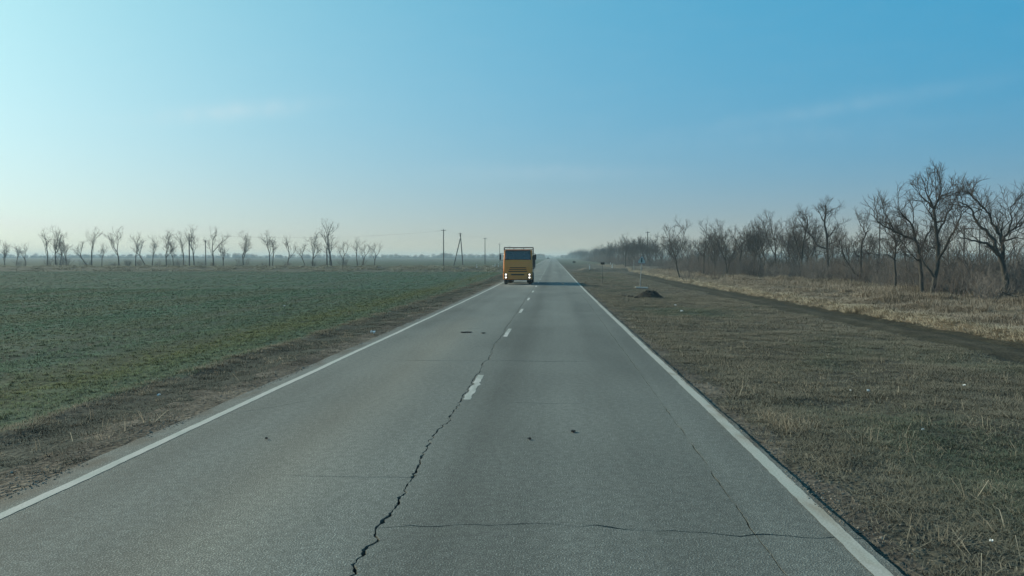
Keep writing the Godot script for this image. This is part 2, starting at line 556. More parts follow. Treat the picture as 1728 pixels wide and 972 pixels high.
func hull(b: Bag, pts: PackedVector3Array, c: Vector3) -> void:
	# faces of a small convex hull: gather points by supporting plane
	var seen := {}
	var n := pts.size()
	for i in n:
		for j in range(i + 1, n):
			for k in range(j + 1, n):
				var nn := (pts[j] - pts[i]).cross(pts[k] - pts[i])
				if nn.length_squared() < 1e-12: continue
				nn = nn.normalized()
				if nn.dot(pts[i] - c) < 0.0: nn = -nn
				var d := nn.dot(pts[i])
				var on := []
				var ok := true
				for q in n:
					var s := nn.dot(pts[q]) - d
					if s > 1e-4:
						ok = false
						break
					if s > -1e-4: on.append(q)
				if not ok: continue
				on.sort()
				var key := str(on)
				if seen.has(key): continue
				seen[key] = true
				var mid := Vector3.ZERO
				for q in on: mid += pts[q]
				mid /= on.size()
				var u := (pts[on[0]] - mid).normalized()
				var v := nn.cross(u)
				on.sort_custom(func(p, q): return atan2((pts[p] - mid).dot(v), (pts[p] - mid).dot(u)) > atan2((pts[q] - mid).dot(v), (pts[q] - mid).dot(u)))
				var at := b.p.size()
				for q in on:
					b.p.append(pts[q])
					b.n.append(nn)
					b.c.append(Color.WHITE)
				for q in range(1, on.size() - 1):
					b.i.append_array(PackedInt32Array([at, at + q, at + q + 1]))

func boxmesh(c: Vector3, s: Vector3, bevel := 0.0, turn := Basis.IDENTITY) -> ArrayMesh:
	var b := Bag.new()
	box(b, c, s, bevel, turn)
	return b.mesh()

func tube(b: Bag, pts: PackedVector3Array, r: PackedFloat32Array, sides: int, cap := false) -> void:
	var n := pts.size()
	var dir := (pts[1] - pts[0]).normalized()
	var u := dir.cross(Vector3(0.31, 0.2, 0.93)).normalized()
	var start := b.p.size()
	for k in n:
		var t := (pts[mini(k + 1, n - 1)] - pts[maxi(k - 1, 0)]).normalized()
		u = (u - t * u.dot(t)).normalized()
		var v := t.cross(u)
		for s in sides:
			var a := TAU * s / sides
			var o := u * cos(a) + v * sin(a)
			b.p.append(pts[k] + o * r[k])
			b.n.append(o)
			b.c.append(Color.WHITE)
	for k in n - 1:
		for s in sides:
			var a := start + k * sides + s
			var q := start + k * sides + (s + 1) % sides
			b.i.append_array(PackedInt32Array([a, a + sides, q, q, a + sides, q + sides]))
	if cap:
		for e in [0, n - 1]:
			var c := b.p.size()
			var t := (pts[1] - pts[0]).normalized() * (-1.0 if e == 0 else 1.0)
			if e > 0: t = (pts[n - 1] - pts[n - 2]).normalized()
			b.p.append(pts[e])
			b.n.append(t)
			b.c.append(Color.WHITE)
			for s in sides:
				b.p.append(b.p[start + e * sides + s])
				b.n.append(t)
				b.c.append(Color.WHITE)
			for s in sides:
				var p1 := c + 1 + s
				var p2 := c + 1 + (s + 1) % sides
				b.i.append_array(PackedInt32Array([c, p1, p2] if e == 0 else [c, p2, p1]))

func rod(a: Vector3, q: Vector3, r0: float, r1: float, sides := 8) -> ArrayMesh:
	var b := Bag.new()
	tube(b, PackedVector3Array([a, q]), PackedFloat32Array([r0, r1]), sides, true)
	return b.mesh()

func wheel_mesh(outer: float, inner: float, half: float) -> ArrayMesh:
	# a lathe about the x axis
	var prof := [Vector2(-half * 0.7, inner), Vector2(-half, inner + 0.06), Vector2(-half, outer - 0.07), Vector2(-half * 0.72, outer), Vector2(half * 0.72, outer), Vector2(half, outer - 0.07), Vector2(half, inner + 0.06), Vector2(half * 0.7, inner)]
	var b := Bag.new()
	var sides := 28
	for k in prof.size() - 1:
		for s in sides:
			var a0 := TAU * s / sides
			var a1 := TAU * (s + 1) / sides
			var P := func(v: Vector2, a: float): return Vector3(v.x, cos(a) * v.y, sin(a) * v.y)
			quad(b, P.call(prof[k], a0), P.call(prof[k + 1], a0), P.call(prof[k + 1], a1), P.call(prof[k], a1))
	return b.mesh()

func disc_mesh(r: float, half: float) -> ArrayMesh:
	var b := Bag.new()
	tube(b, PackedVector3Array([Vector3(-half, 0, 0), Vector3(half, 0, 0)]), PackedFloat32Array([r, r]), 20, true)
	return b.mesh()

# ------------------------------------------------------------------ trees
func rand_dir() -> Vector3:
	return Vector3(rng.randfn(), rng.randfn(), rng.randfn()).normalized()

func spread(dir: Vector3, angle: float) -> Vector3:
	var side := dir.cross(rand_dir()).normalized()
	return (dir * cos(angle) + side * sin(angle)).normalized()

func limb_points(from: Vector3, dir: Vector3, length: float, segs: int, wander: float, lift: float) -> PackedVector3Array:
	var pts := PackedVector3Array([from])
	var p := from
	for k in segs:
		dir = (dir + rand_dir() * wander + Vector3.UP * lift).normalized()
		p += dir * length / segs
		pts.append(p)
	return pts

func along(pts: PackedVector3Array, t: float) -> Array:
	var f := t * (pts.size() - 1)
	var k := mini(int(f), pts.size() - 2)
	return [pts[k].lerp(pts[k + 1], f - k), (pts[k + 1] - pts[k]).normalized()]

func taper(n: int, r0: float, r1: float) -> PackedFloat32Array:
	var r := PackedFloat32Array()
	for k in n: r.append(lerpf(r0, r1, float(k) / (n - 1)))
	return r

# branchlets carried by a limb, down to the twigs
func dress(b: Bag, pts: PackedVector3Array, r0: float, level: int, size: float, t0: float, dense: float) -> void:
	var length := 0.0
	for k in pts.size() - 1: length += pts[k].distance_to(pts[k + 1])
	var gap: float = [0.0, 0.40, 0.2, 0.13][level] * size / dense
	var count := maxi(2, int(length * (1.0 - t0) / gap))
	for k in count:
		var t := t0 + (1.0 - t0) * (k + rng.randf_range(0.1, 0.9)) / count
		var q := along(pts, t)
		var l: float = [0.0, 1.35, 0.7, 0.38][level] * size * rng.randf_range(0.55, 1.25) * (1.15 - 0.45 * t)
		var r: float = [0.0, 0.022, 0.012, 0.0078][level] * size * rng.randf_range(0.8, 1.2)
		r = minf(r, r0 * 0.8)
		var dir := spread(q[1], rng.randf_range(0.55, 1.15))
		dir = (dir + Vector3.UP * 0.25).normalized()
		var segs: int = [0, 5, 3, 2][level]
		var p := limb_points(q[0], dir, l, segs, [0.0, 0.26, 0.26, 0.22][level], 0.06)
		tube(b, p, taper(segs + 1, r, r * 0.4), 4 if level == 1 else 3)
		if level < 3: dress(b, p, r, level + 1, size, 0.25 if level == 1 else 0.15, dense)

# a bare tree: its trunk with the main limbs, and its crown of branches
func bare_tree(seed_: int, height: float, lean: Vector3, forks: int, fork_at: float, wide: float, dense: float, stout := 1.0) -> Array:
	rng.seed = seed_
	var trunk := Bag.new()
	var crown := Bag.new()
	var tp := limb_points(Vector3(0, -0.15, 0), (Vector3.UP + lean).normalized(), height * fork_at + 0.15, 6, 0.10, 0.05)
	var r0 := height * 0.0135 * stout
	var tr := taper(7, r0, r0 * 0.72)
	tr[0] = r0 * 1.35
	tube(trunk, tp, tr, 8)
	var top := tp[6]
	var tdir := (tp[6] - tp[5]).normalized()
	for f in forks:
		var l := height * (1.0 - fork_at) * rng.randf_range(0.7, 1.12)
		var dir := spread(tdir, rng.randf_range(0.2, 0.75) * wide)
		var from := top
		if f >= 2:
			var q := along(tp, rng.randf_range(0.55, 0.98))
			from = q[0]
			dir = spread(q[1], rng.randf_range(0.5, 1.0) * wide)
			l *= 0.85
		var lp := limb_points(from, dir, l, 9, 0.2, 0.1)
		var lr := r0 * (0.62 if f < 2 else 0.42)
		tube(trunk, lp, taper(10, lr, lr * 0.16), 6)
		for s in 2 + rng.randi() % 2:
			var q := along(lp, rng.randf_range(0.25, 0.7))
			var sp := limb_points(q[0], spread(q[1], rng.randf_range(0.45, 0.95)), l * rng.randf_range(0.35, 0.6), 6, 0.24, 0.1)
			tube(trunk, sp, taper(7, lr * 0.5, lr * 0.12), 5)
			dress(crown, sp, lr * 0.4, 1, height / 7.0, 0.3, dense)
		dress(crown, lp, lr * 0.5, 1, height / 7.0, 0.35, dense)
	return [trunk.mesh(), crown.mesh()]

# a tree whose main limbs follow given lines (metres across and up from its foot, then radius at start)
func shaped_tree(seed_: int, lines: Array, size: float, dense: float) -> Array:
	rng.seed = seed_
	var out := []
	var crown := Bag.new()
	var known := []
	for line in lines:
		var pts := PackedVector3Array()
		var z := 0.0
		if known.size():
			var best := 9e9
			for v in known:
				var dd: float = Vector2(v.x, v.y).distance_to(line[1][0])
				if dd < best:
					best = dd
					z = v.z
		var drift := rng.randf_range(-0.35, 0.35)
		for k in line[1].size():
			var v: Vector2 = line[1][k]
			pts.append(Vector3(v.x, v.y - (0.2 if k == 0 and known.is_empty() else 0.0), z))
			if k + 1 < line[1].size():
				z += (drift + rng.randf_range(-0.25, 0.25)) * v.distance_to(line[1][k + 1]) * (0.25 if known.is_empty() else 1.0)
		# smooth the line a little
		var fine := PackedVector3Array()
		for k in pts.size() - 1:
			var p0 := pts[maxi(k - 1, 0)]
			var p3 := pts[mini(k + 2, pts.size() - 1)]
			for s in 3: fine.append(pts[k].cubic_interpolate(pts[k + 1], p0, p3, s / 3.0) + rand_dir() * 0.045 * (0.3 if known.size() == 0 else 1.0))
		fine.append(pts[pts.size() - 1])
		for v in pts: known.append(v)
		var b := Bag.new()
		var r0: float = line[0] * 0.82
		var rad := taper(fine.size(), r0, r0 * (0.5 if out.is_empty() else 0.2))
		if out.is_empty(): rad[0] = r0 * 1.35
		tube(b, fine, rad, 8 if out.is_empty() else 6)
		out.append(b.mesh())
		dress(crown, fine, r0 * 0.6, 1, size, 0.45 if known.size() == pts.size() else 0.12, dense)
	out.append(crown.mesh())
	return out

func bare_shrub(seed_: int, height: float, stems: int) -> ArrayMesh:
	rng.seed = seed_
	var b := Bag.new()
	for s in stems:
		var a := rng.randf() * TAU
		var foot := Vector3(cos(a), 0, sin(a)) * rng.randf_range(0.0, 0.75)
		var dir := (Vector3.UP + Vector3(cos(a), 0, sin(a)) * rng.randf_range(0.1, 0.75)).normalized()
		var l := height * rng.randf_range(0.55, 1.1)
		var p := limb_points(foot - Vector3(0, 0.1, 0), dir, l, 5, 0.16, 0.06)
		tube(b, p, taper(6, 0.02, 0.008), 4)
		dress(b, p, 0.014, 2, 1.3, 0.15, 0.7)
	return b.mesh()

# ------------------------------------------------------------------ grass
func clump(seed_: int, blades: int, height: float, radius: float, flop: float, width: float) -> ArrayMesh:
	rng.seed = seed_
	var b := Bag.new()
	for k in blades:
		var a := rng.randf() * TAU
		var foot := Vector3(cos(a), 0, sin(a)) * radius * sqrt(rng.randf())
		var h := height * rng.randf_range(0.5, 1.2)
		var out := Vector3(cos(a + rng.randf_range(-1, 1)), 0, sin(a + rng.randf_range(-1, 1)))
		var side := out.cross(Vector3.UP).normalized() * width * rng.randf_range(0.7, 1.3) * 0.5
		var f := flop * rng.randf_range(0.4, 1.3)
		var m := foot + Vector3.UP * h * 0.6 + out * h * f * 0.35
		var t := foot + Vector3.UP * h * (1.0 - 0.35 * f) + out * h * f
		var at := b.p.size()
		var nn := (Vector3.UP * 0.7 + out.cross(side).normalized() * 0.3).normalized()
		var tone := rng.randf_range(0.75, 1.2)
		for v in [foot - side - Vector3(0, 0.01, 0), foot + side - Vector3(0, 0.01, 0), m - side * 0.7, m + side * 0.7, t]:
			b.p.append(v)
			b.n.append(nn)
			b.c.append(Color(tone, tone, tone))
		b.i.append_array(PackedInt32Array([at, at + 2, at + 1, at + 1, at + 2, at + 3, at + 2, at + 4, at + 3]))
	return b.mesh(true)

func scatter(called: String, label: String, category: String, mesh: Mesh, spots: Array, colors: Array) -> void:
	var mm := MultiMesh.new()
	mm.transform_format = MultiMesh.TRANSFORM_3D
	mm.use_colors = true
	mm.mesh = mesh
	mm.instance_count = spots.size()
	for k in spots.size():
		mm.set_instance_transform(k, spots[k])
		mm.set_instance_color(k, colors[k])
	var o := MultiMeshInstance3D.new()
	o.name = numbered(called)
	o.multimesh = mm
	o.material_override = M.blade
	add_child(o)
	tag(o, label, category, "", "stuff")

func spot(x: float, d: float, s: float, sy: float) -> Transform3D:
	var t := Transform3D(Basis(Vector3.UP, rng.randf() * TAU).scaled(Vector3(s, sy, s)), Vector3(x, ground_y(x, d), -d))
	return t

func build_grass() -> void:
	rng.seed = 77
	# --- right verge: matted short grass, patches of brown and dull green
	var s0 := []
	var c0 := []
	var s1 := []
	var c1 := []
	for band in [[3.0, 12.0, 200.0, 0.95], [12.0, 25.0, 120.0, 1.15], [25.0, 50.0, 46.0, 1.5], [50.0, 125.0, 12.0, 2.3]]:
		var count := int((band[1] - band[0]) * 7.9 * band[2])
		for k in count:
			var d := rng.randf_range(band[0], band[1])
			var x := rng.randf_range(2.48, 10.5)
			if x < 3.2 and rng.randf() > 0.15 + (x - 2.48) * 1.4: continue
			if x > 10.1 + wave(0.0, d, 0.35): continue
			var b: float = n_mid.get_noise_2d(x * 2.2 + 50.0, d * 1.1) * 0.5 + 0.5
			var thin: float = n_mid.get_noise_2d(x * 7.0, d * 7.0 + 300.0)
			if thin < -0.16 and rng.randf() < 0.6: continue
			var green := clampf((b - 0.40) * 3.2 + 1.0 * ss(19.0, 8.0, d) * ss(3.4, 4.8, x) - 0.5 * ss(6.5, 9.0, x) * ss(14.0, 25.0, d), 0.0, 1.0) * ss(3.0, 4.5, x)
			green = 0.28 + 0.72 * green
			var col := Color(0.178, 0.155, 0.118).lerp(Color(0.086, 0.112, 0.076), green * rng.randf_range(0.5, 1.1))
			col = col.lerp(Color(0.205, 0.180, 0.135), 0.5 * ss(5.5, 8.5, x) * ss(12.0, 22.0, d))
			if rng.randf() < 0.13: col = Color(0.26, 0.225, 0.16)
			var v := rng.randf_range(0.7, 1.25)
			var t := spot(x, d, band[3] * rng.randf_range(0.8, 1.3), band[3] * rng.randf_range(0.5, 1.05) * (1.0 if d < 50.0 else 0.6))
			if rng.randf() < 0.5:
				s0.append(t)
				c0.append(col * v)
			else:
				s1.append(t)
				c1.append(col * v)
	# --- left verge
	for band in [[3.0, 14.0, 90.0, 1.0], [14.0, 30.0, 60.0, 1.2], [30.0, 60.0, 28.0, 1.6], [60.0, 126.0, 9.0, 2.4]]:
		var count := int((band[1] - band[0]) * 2.4 * band[2])
		for k in count:
			var d := rng.randf_range(band[0], band[1])
			var x := rng.randf_range(-7.2, -5.0)
			if x > -5.9 and rng.randf() > (-5.0 - x) * 0.9: continue
			var thin: float = n_mid.get_noise_2d(x * 7.0, d * 7.0 + 300.0)
			if thin < -0.15 and rng.randf() < 0.6: continue
			var col := Color(0.106, 0.106, 0.090).lerp(Color(0.072, 0.088, 0.070), rng.randf())
			if x < -6.75: col = Color(0.17, 0.155, 0.115)
			if rng.randf() < 0.08: col = Color(0.24, 0.205, 0.15)
			var v := rng.randf_range(0.7, 1.2)
			s0.append(spot(x, d, band[3] * rng.randf_range(0.8, 1.3), band[3] * rng.randf_range(0.6, 1.2)))
			c0.append(col * v)
	scatter("short_grass", "short matted winter grass covering the road verges", "grass", clump(5, 18, 0.052, 0.11, 1.4, 0.0055), s0, c0)
	scatter("short_grass", "sparse flattened grass blades on the dry verge", "grass", clump(6, 14, 0.075, 0.10, 1.8, 0.005), s1, c1)
	# --- long pale straws lying about
	s0 = []
	c0 = []
	for k in 900:
		var d := 4.0 + 40.0 * pow(rng.randf(), 1.6)
		var x := rng.randf_range(2.8, 9.5) if rng.randf() < 0.9 else rng.randf_range(-6.6, -5.3)
		if n_mid.get_noise_2d(x * 5.0 + 20.0, d * 5.0) < 0.05: continue
		s0.append(spot(x, d, rng.randf_range(0.8, 1.6), rng.randf_range(0.6, 1.3)))
		c0.append(Color(0.33, 0.28, 0.20) * rng.randf_range(0.6, 1.15))
	for k in 60:
		var a := rng.randf() * TAU
		var rr := 0.42 * sqrt(rng.randf())
		s0.append(spot(3.12 + cos(a) * rr * 0.8, 10.7 + sin(a) * rr * 1.6, rng.randf_range(0.6, 1.1), rng.randf_range(0.5, 1.1)))
		c0.append(Color(0.36, 0.30, 0.21) * rng.randf_range(0.6, 1.1))
	scatter("straw", "loose pale straws lying on the verges", "straw", clump(9, 5, 0.2, 0.12, 1.9, 0.005), s0, c0)
	# --- winter wheat in drilled rows
	s0 = []
	c0 = []
	for band in [[5.0, 16.0, 28.0, 90.0, 0.85], [16.0, 32.0, 40.0, 60.0, 0.95], [32.0, 60.0, 60.0, 24.0, 1.3], [60.0, 127.0, 120.0, 5.0, 2.1]]:
		var count := int((band[1] - band[0]) * (band[2] - 7.1) * band[3])
		for k in count:
			var d := rng.randf_range(band[0], band[1])
			var x := -rng.randf_range(7.1, band[2])
			if x < -d * 0.78 - 2.0: continue
			if d < 40.0: x = snappedf(x, 0.16) + rng.randfn() * 0.03
			var row: float = n_mid.get_noise_2d(x * 9.0, d * 0.35) * 0.5 + 0.5
			if row > 0.62 and rng.randf() < 0.5: continue
			var col := Color(0.074, 0.146, 0.098).lerp(Color(0.094, 0.164, 0.104), rng.randf())
			col = col.lerp(Color(0.125, 0.142, 0.06), exp(-pow((x + 9.0) / 1.2, 2.0)) * 0.9)
			var strip: float = n_big.get_noise_2d(x * 7.0, d * 0.3)
			col = col.lerp(Color(0.125, 0.138, 0.085), clampf(strip * 1.2, 0.0, 0.6))
			if rng.randf() < 0.06: col = Color(0.15, 0.15, 0.095)
			var v := rng.randf_range(0.85, 1.15)
			s0.append(spot(x, d, band[4] * rng.randf_range(0.7, 1.3), band[4] * rng.randf_range(0.6, 1.1) * (1.0 if d < 60.0 else 0.6)))
			c0.append(col * v)
	scatter("winter_wheat", "young green wheat tufts covering the field", "wheat", clump(14, 15, 0.06, 0.10, 1.2, 0.007), s0, c0)
	# --- tall dry grass on the bank below the shelterbelt
	s0 = []
	c0 = []
	s1 = []
	c1 = []
	for band in [[14.0, 40.0, 55.0, 1.0], [40.0, 75.0, 26.0, 1.2], [75.0, 135.0, 8.0, 1.7]]:
		var count := int((band[1] - band[0]) * 13.0 * band[2])
		for k in count:
			var d := rng.randf_range(band[0], band[1])
			var tl := 10.25 + wave(0.0, d, 0.35)
			var x := tl + 2.55 + 13.0 * rng.randf()
			var edge := x - tl - 2.55
			var tuft: float = n_mid.get_noise_2d(x * 4.0 + 11.0, d * 3.0)
			if edge > 1.2 and tuft < -0.25 and rng.randf() < 0.7: continue
			var hy := lerpf(0.45, 1.1, ss(1.0, 6.0, edge)) * (1.0 + tuft * 0.8)
			var col := Color(0.375, 0.312, 0.232).lerp(Color(0.25, 0.212, 0.160), rng.randf())
			if edge < 0.7: col = Color(0.42, 0.365, 0.265)
			if edge > 7.0: col = col.lerp(Color(0.20, 0.165, 0.115), 0.5)
			var v := rng.randf_range(0.75, 1.2)
			var t := spot(x, d, band[3] * rng.randf_range(0.8, 1.3), hy * rng.randf_range(0.7, 1.2))
			if rng.randf() < 0.5:
				s0.append(t)
				c0.append(col * v)
			else:
				s1.append(t)
				c1.append(col * v)
	# the same grass along the far edge of the wheat field and in front of the crossing
	for k in 9000:
		var x := rng.randf_range(-125.0, -6.5)
		var d := rng.randf_range(128.0, 152.0)
		if x > -9.0 and d > 150.0: continue
		if n_mid.get_noise_2d(x * 1.5, d * 3.0) < -0.2: continue
		var col := Color(0.33, 0.32, 0.24).lerp(Color(0.17, 0.18, 0.125), rng.randf())
		s0.append(spot(x, d, 2.4, rng.randf_range(0.5, 1.15)))
		c0.append(col * rng.randf_range(0.75, 1.15))
	scatter("dry_grass", "tall pale dry grass on the banks", "grass", clump(23, 24, 0.34, 0.17, 0.6, 0.009), s0, c0)
	scatter("dry_grass", "bent straw-coloured grass below the shelterbelt", "grass", clump(24, 20, 0.28, 0.2, 1.2, 0.009), s1, c1)

func build_gravel() -> void:
	rng.seed = 808
	var sp := []
	var co := []
	for k in 9000:
		var d := 3.5 + 50.0 * pow(rng.randf(), 1.5)
		var left := rng.randf() < 0.55
		var off := absf(rng.randfn()) * 0.32 - 0.1
		var x := ROAD_L - off if left else ROAD_R + off * 0.8
		if n_mid.get_noise_2d(x * 9.0, d * 6.0) < -0.1: continue
		var y := ground_y(x, d) if x < ROAD_L or x > ROAD_R else rise(d)
		var s := rng.randf_range(0.004, 0.011) * (1.0 + 0.8 * float(rng.randf() < 0.05))
		sp.append(Transform3D(Basis(rand_dir(), rng.randf() * TAU).scaled(Vector3(s, s * 0.8, s)), Vector3(x, y + s * 0.3, -d)))
		co.append(Color(0.27, 0.24, 0.2).lerp(Color(0.16, 0.145, 0.12), rng.randf()))
	scatter("gravel", "loose gravel and soil crumbs along the asphalt edges", "gravel", clod(55, 1.0), sp, co)

# ------------------------------------------------------------------ lorry
func cab_ring(y: float, zf: float, w: float, zb: float) -> Array:
	# outline of the cab at one height, front corners rounded; starts mid front
	var r := 0.13
	var out := [Vector3(0, y, zf + 0.03), Vector3(w * 0.55, y, zf + 0.02), Vector3(w - r, y, zf)]
	for k in range(1, 4):
		var a := k / 3.0 * PI / 2
		out.append(Vector3(w - r + sin(a) * r, y, zf - r + cos(a) * r))
	out.append(Vector3(w, y, zb))
	return out

func build_truck() -> void:
	var d := 67.6
	var t := base("flatbed_truck", Vector3(-2.95, rise(d) + 0.004, -d))
	tag(t, "orange flatbed truck with lit headlamps driving towards us", "truck")
	# --- cab shell
	var b := Bag.new()
	var rings := []
	for q in [[0.72, 0.0, 1.2], [0.95, 0.03, 1.22], [1.5, 0.02, 1.22], [2.08, -0.05, 1.21], [2.86, -0.24, 1.15], [2.905, -0.31, 1.11], [2.935, -0.5, 0.98]]:
		rings.append(cab_ring(q[0], q[1], q[2], -1.75))
	for k in rings.size() - 1:
		for s in rings[k].size() - 1:
			if k == 3 and s < 2: continue
			var lo: Array = rings[k]
			var hi: Array = rings[k + 1]
			if k == 3 and s == 5:
				continue
			quad(b, lo[s], hi[s], hi[s + 1], lo[s + 1])
			var mir := func(v: Vector3): return Vector3(-v.x, v.y, v.z)
			quad(b, mir.call(lo[s + 1]), mir.call(hi[s + 1]), mir.call(hi[s]), mir.call(lo[s]))
	# roof, back wall and pillars round the side windows
	var top: Array = rings[6]
	quad(b, Vector3(-0.98, 2.935, -0.5), Vector3(-0.98, 2.945, -1.75), Vector3(0.98, 2.945, -1.75), Vector3(0.98, 2.935, -0.5))
	box(b, Vector3(0, 1.83, -1.76), Vector3(2.3, 2.2, 0.04), 0.01)
	for s in [-1.0, 1.0]:
		box(b, Vector3(1.165 * s, 2.46, -0.32), Vector3(0.05, 0.84, 0.1), 0.01)
		box(b, Vector3(1.165 * s, 2.46, -1.4), Vector3(0.05, 0.84, 0.62), 0.01)
	put(b.mesh(), "cab", M.orange, t)
	# inside
	b = Bag.new()
	box(b, Vector3(0, 2.0, -0.32), Vector3(2.2, 0.14, 0.42), 0.03)
	put(b.mesh(), "dashboard", M.black, t)
	b = Bag.new()
	box(b, Vector3(0, 2.2, -1.7), Vector3(2.2, 1.36, 0.04), 0.01)
	box(b, Vector3(0, 2.86, -1.05), Vector3(1.96, 0.03, 1.24), 0.01)
	put(b.mesh(), "cab_lining", M.seat, t)
	for x in [-0.62, 0.62]:
		b = Bag.new()
		box(b, Vector3(x, 1.85, -1.2), Vector3(0.5, 0.12, 0.5), 0.03)
		box(b, Vector3(x, 2.2, -1.42), Vector3(0.48, 0.7, 0.12), 0.04)
		box(b, Vector3(x, 2.63, -1.44), Vector3(0.26, 0.16, 0.1), 0.03)
		put(b.mesh(), "seat", M.seat, t)
	b = Bag.new()
	var ring_p := PackedVector3Array()
	for k in 21:
		var a := TAU * k / 20.0
		ring_p.append(Vector3(0.62 + cos(a) * 0.23, 2.13 + sin(a) * 0.12, -0.62 + sin(a) * 0.2))
	tube(b, ring_p, taper(21, 0.018, 0.018), 5)
	put(b.mesh(), "steering_wheel", M.black, t)
	put(boxmesh(Vector3(0, 1.55, -0.9), Vector3(2.3, 0.06, 1.6)), "cab_floor", M.black, t)
	# --- glass
	b = Bag.new()
	quad(b, Vector3(-1.09, 2.1, -0.065), Vector3(-1.03, 2.84, -0.25), Vector3(1.03, 2.84, -0.25), Vector3(1.09, 2.1, -0.065))
	put(b.mesh(), "windscreen", M.glass, t)
	for s in [-1.0, 1.0]:
		b = Bag.new()
		quad(b, Vector3(1.185 * s, 2.08, -0.3), Vector3(1.16 * s, 2.86, -0.36), Vector3(1.16 * s, 2.86, -1.1), Vector3(1.185 * s, 2.08, -1.1))
		put(b.mesh(), "side_window", M.glass, t)
	# black rubber round the windscreen
	b = Bag.new()
	var fr := [Vector3(-1.1, 2.09, -0.045), Vector3(-1.035, 2.86, -0.235), Vector3(1.035, 2.86, -0.235), Vector3(1.1, 2.09, -0.045), Vector3(-1.1, 2.09, -0.045)]
	for k in 4: tube(b, PackedVector3Array([fr[k], fr[k + 1]]), PackedFloat32Array([0.024, 0.024]), 5, true)
	put(b.mesh(), "window_seal", M.black, t)
	put(boxmesh(Vector3(0, 2.875, -0.2), Vector3(2.1, 0.06, 0.14), 0.02), "sun_visor", M.black, t)
	for x in [-0.62, 0.12, 0.78]:
		b = Bag.new()
		tube(b, PackedVector3Array([Vector3(x, 2.085, -0.01), Vector3(x - 0.42, 2.16, -0.045)]), PackedFloat32Array([0.014, 0.01]), 5, true)
		put(b.mesh(), "wiper", M.black, t)
	# --- grille: recessed slots between orange bars
	for q in [[1.41, 0.68, 0.05], [1.27, 0.72, 0.055], [1.10, 0.78, 0.07]]:
		put(boxmesh(Vector3(0, q[0], 0.052), Vector3(q[1] * 2.0, q[2], 0.02), 0.004), "grille_slot", M.black, t)
	for q in [1.475, 1.34, 1.19]:
		put(boxmesh(Vector3(0, q, 0.055), Vector3(1.62, 0.06, 0.05), 0.015), "grille_bar", M.orange, t)
	# --- bumper with lamps
	b = Bag.new()
	box(b, Vector3(0, 0.69, 0.1), Vector3(2.46, 0.56, 0.28), 0.06)
	put(b.mesh(), "bumper", M.orange_dusty, t)
	put(boxmesh(Vector3(0, 0.83, 0.236), Vector3(1.12, 0.1, 0.02), 0.004), "bumper_slot", M.black, t)
	put(boxmesh(Vector3(0, 0.41, 0.02), Vector3(2.0, 0.09, 0.16), 0.02), "skirt", M.black, t)
	for s in [-1.0, 1.0]:
		put(boxmesh(Vector3(0.99 * s, 0.70, 0.236), Vector3(0.30, 0.46, 0.02), 0.006), "lamp_housing", M.black, t)
		for y in [0.83, 0.59]:
			var lb := Bag.new()
			tube(lb, PackedVector3Array([Vector3(0.99 * s, y, 0.235), Vector3(0.99 * s, y, 0.265), Vector3(0.99 * s, y, 0.275)]), PackedFloat32Array([0.085, 0.08, 0.05]), 14, true)
			put(lb.mesh(), "headlight", M.lamp, t)
			var li := SpotLight3D.new()
			li.name = "headlight_beam"
			li.position = Vector3(0.99 * s, y, 0.30)
			li.rotation_degrees = Vector3(-4, 180, 0)
			li.light_color = Color(1.0, 0.95, 0.86)
			li.light_energy = 0.7
			li.light_size = 0.09
			li.spot_angle = 32.0
			li.spot_range = 60.0
			li.spot_attenuation = 2.0
			li.shadow_enabled = true
			t.add_child(li, true)
		put(boxmesh(Vector3(1.19 * s, 1.02, 0.02), Vector3(0.07, 0.16, 0.1), 0.02), "indicator", M.indicator, t)
		put(boxmesh(Vector3(1.2 * s, 0.62, -0.5), Vector3(0.1, 0.1, 0.5), 0.02), "step", M.black, t)
		# door line and handle
		put(boxmesh(Vector3(1.232 * s, 1.72, -1.0), Vector3(0.025, 0.05, 0.18), 0.008), "door_handle", M.black, t)
		put(boxmesh(Vector3(1.21 * s, 0.98, -0.62), Vector3(0.06, 0.08, 1.15), 0.02), "wheel_arch", M.black, t)
		# mirrors on arms
		var mx: float = (1.47 if s < 0 else 1.46) * s
		b = Bag.new()
		tube(b, PackedVector3Array([Vector3(1.16 * s, 2.62, -0.26), Vector3(mx, 2.6, 0.0)]), PackedFloat32Array([0.014, 0.014]), 6, true)
		tube(b, PackedVector3Array([Vector3(1.2 * s, 2.05, -0.2), Vector3(mx, 2.0, 0.0)]), PackedFloat32Array([0.014, 0.014]), 6, true)
		tube(b, PackedVector3Array([Vector3(mx, 2.62, 0.0), Vector3(mx, 1.97, 0.0)]), PackedFloat32Array([0.014, 0.014]), 6, true)
		put(b.mesh(), "mirror_arm", M.black, t)
		put(boxmesh(Vector3(mx, 2.3, 0.02), Vector3(0.2 if s > 0 else 0.15, 0.46, 0.08), 0.03), "mirror", M.black, t)
	# --- running gear
	for s in [-1.0, 1.0]:
		put(boxmesh(Vector3(0.42 * s, 0.82, -3.6), Vector3(0.09, 0.26, 7.4), 0.01), "chassis_rail", M.frame_grey, t)
	put(boxmesh(Vector3(1.02, 0.72, -2.55), Vector3(0.5, 0.55, 1.0), 0.08), "fuel_tank", M.steel, t)
	put(boxmesh(Vector3(-1.02, 0.74, -2.45), Vector3(0.45, 0.5, 0.7), 0.04), "battery_box", M.frame_grey, t)
	put(boxmesh(Vector3(0, 1.2, -0.95), Vector3(0.9, 0.6, 1.1), 0.1), "engine", M.black, t)
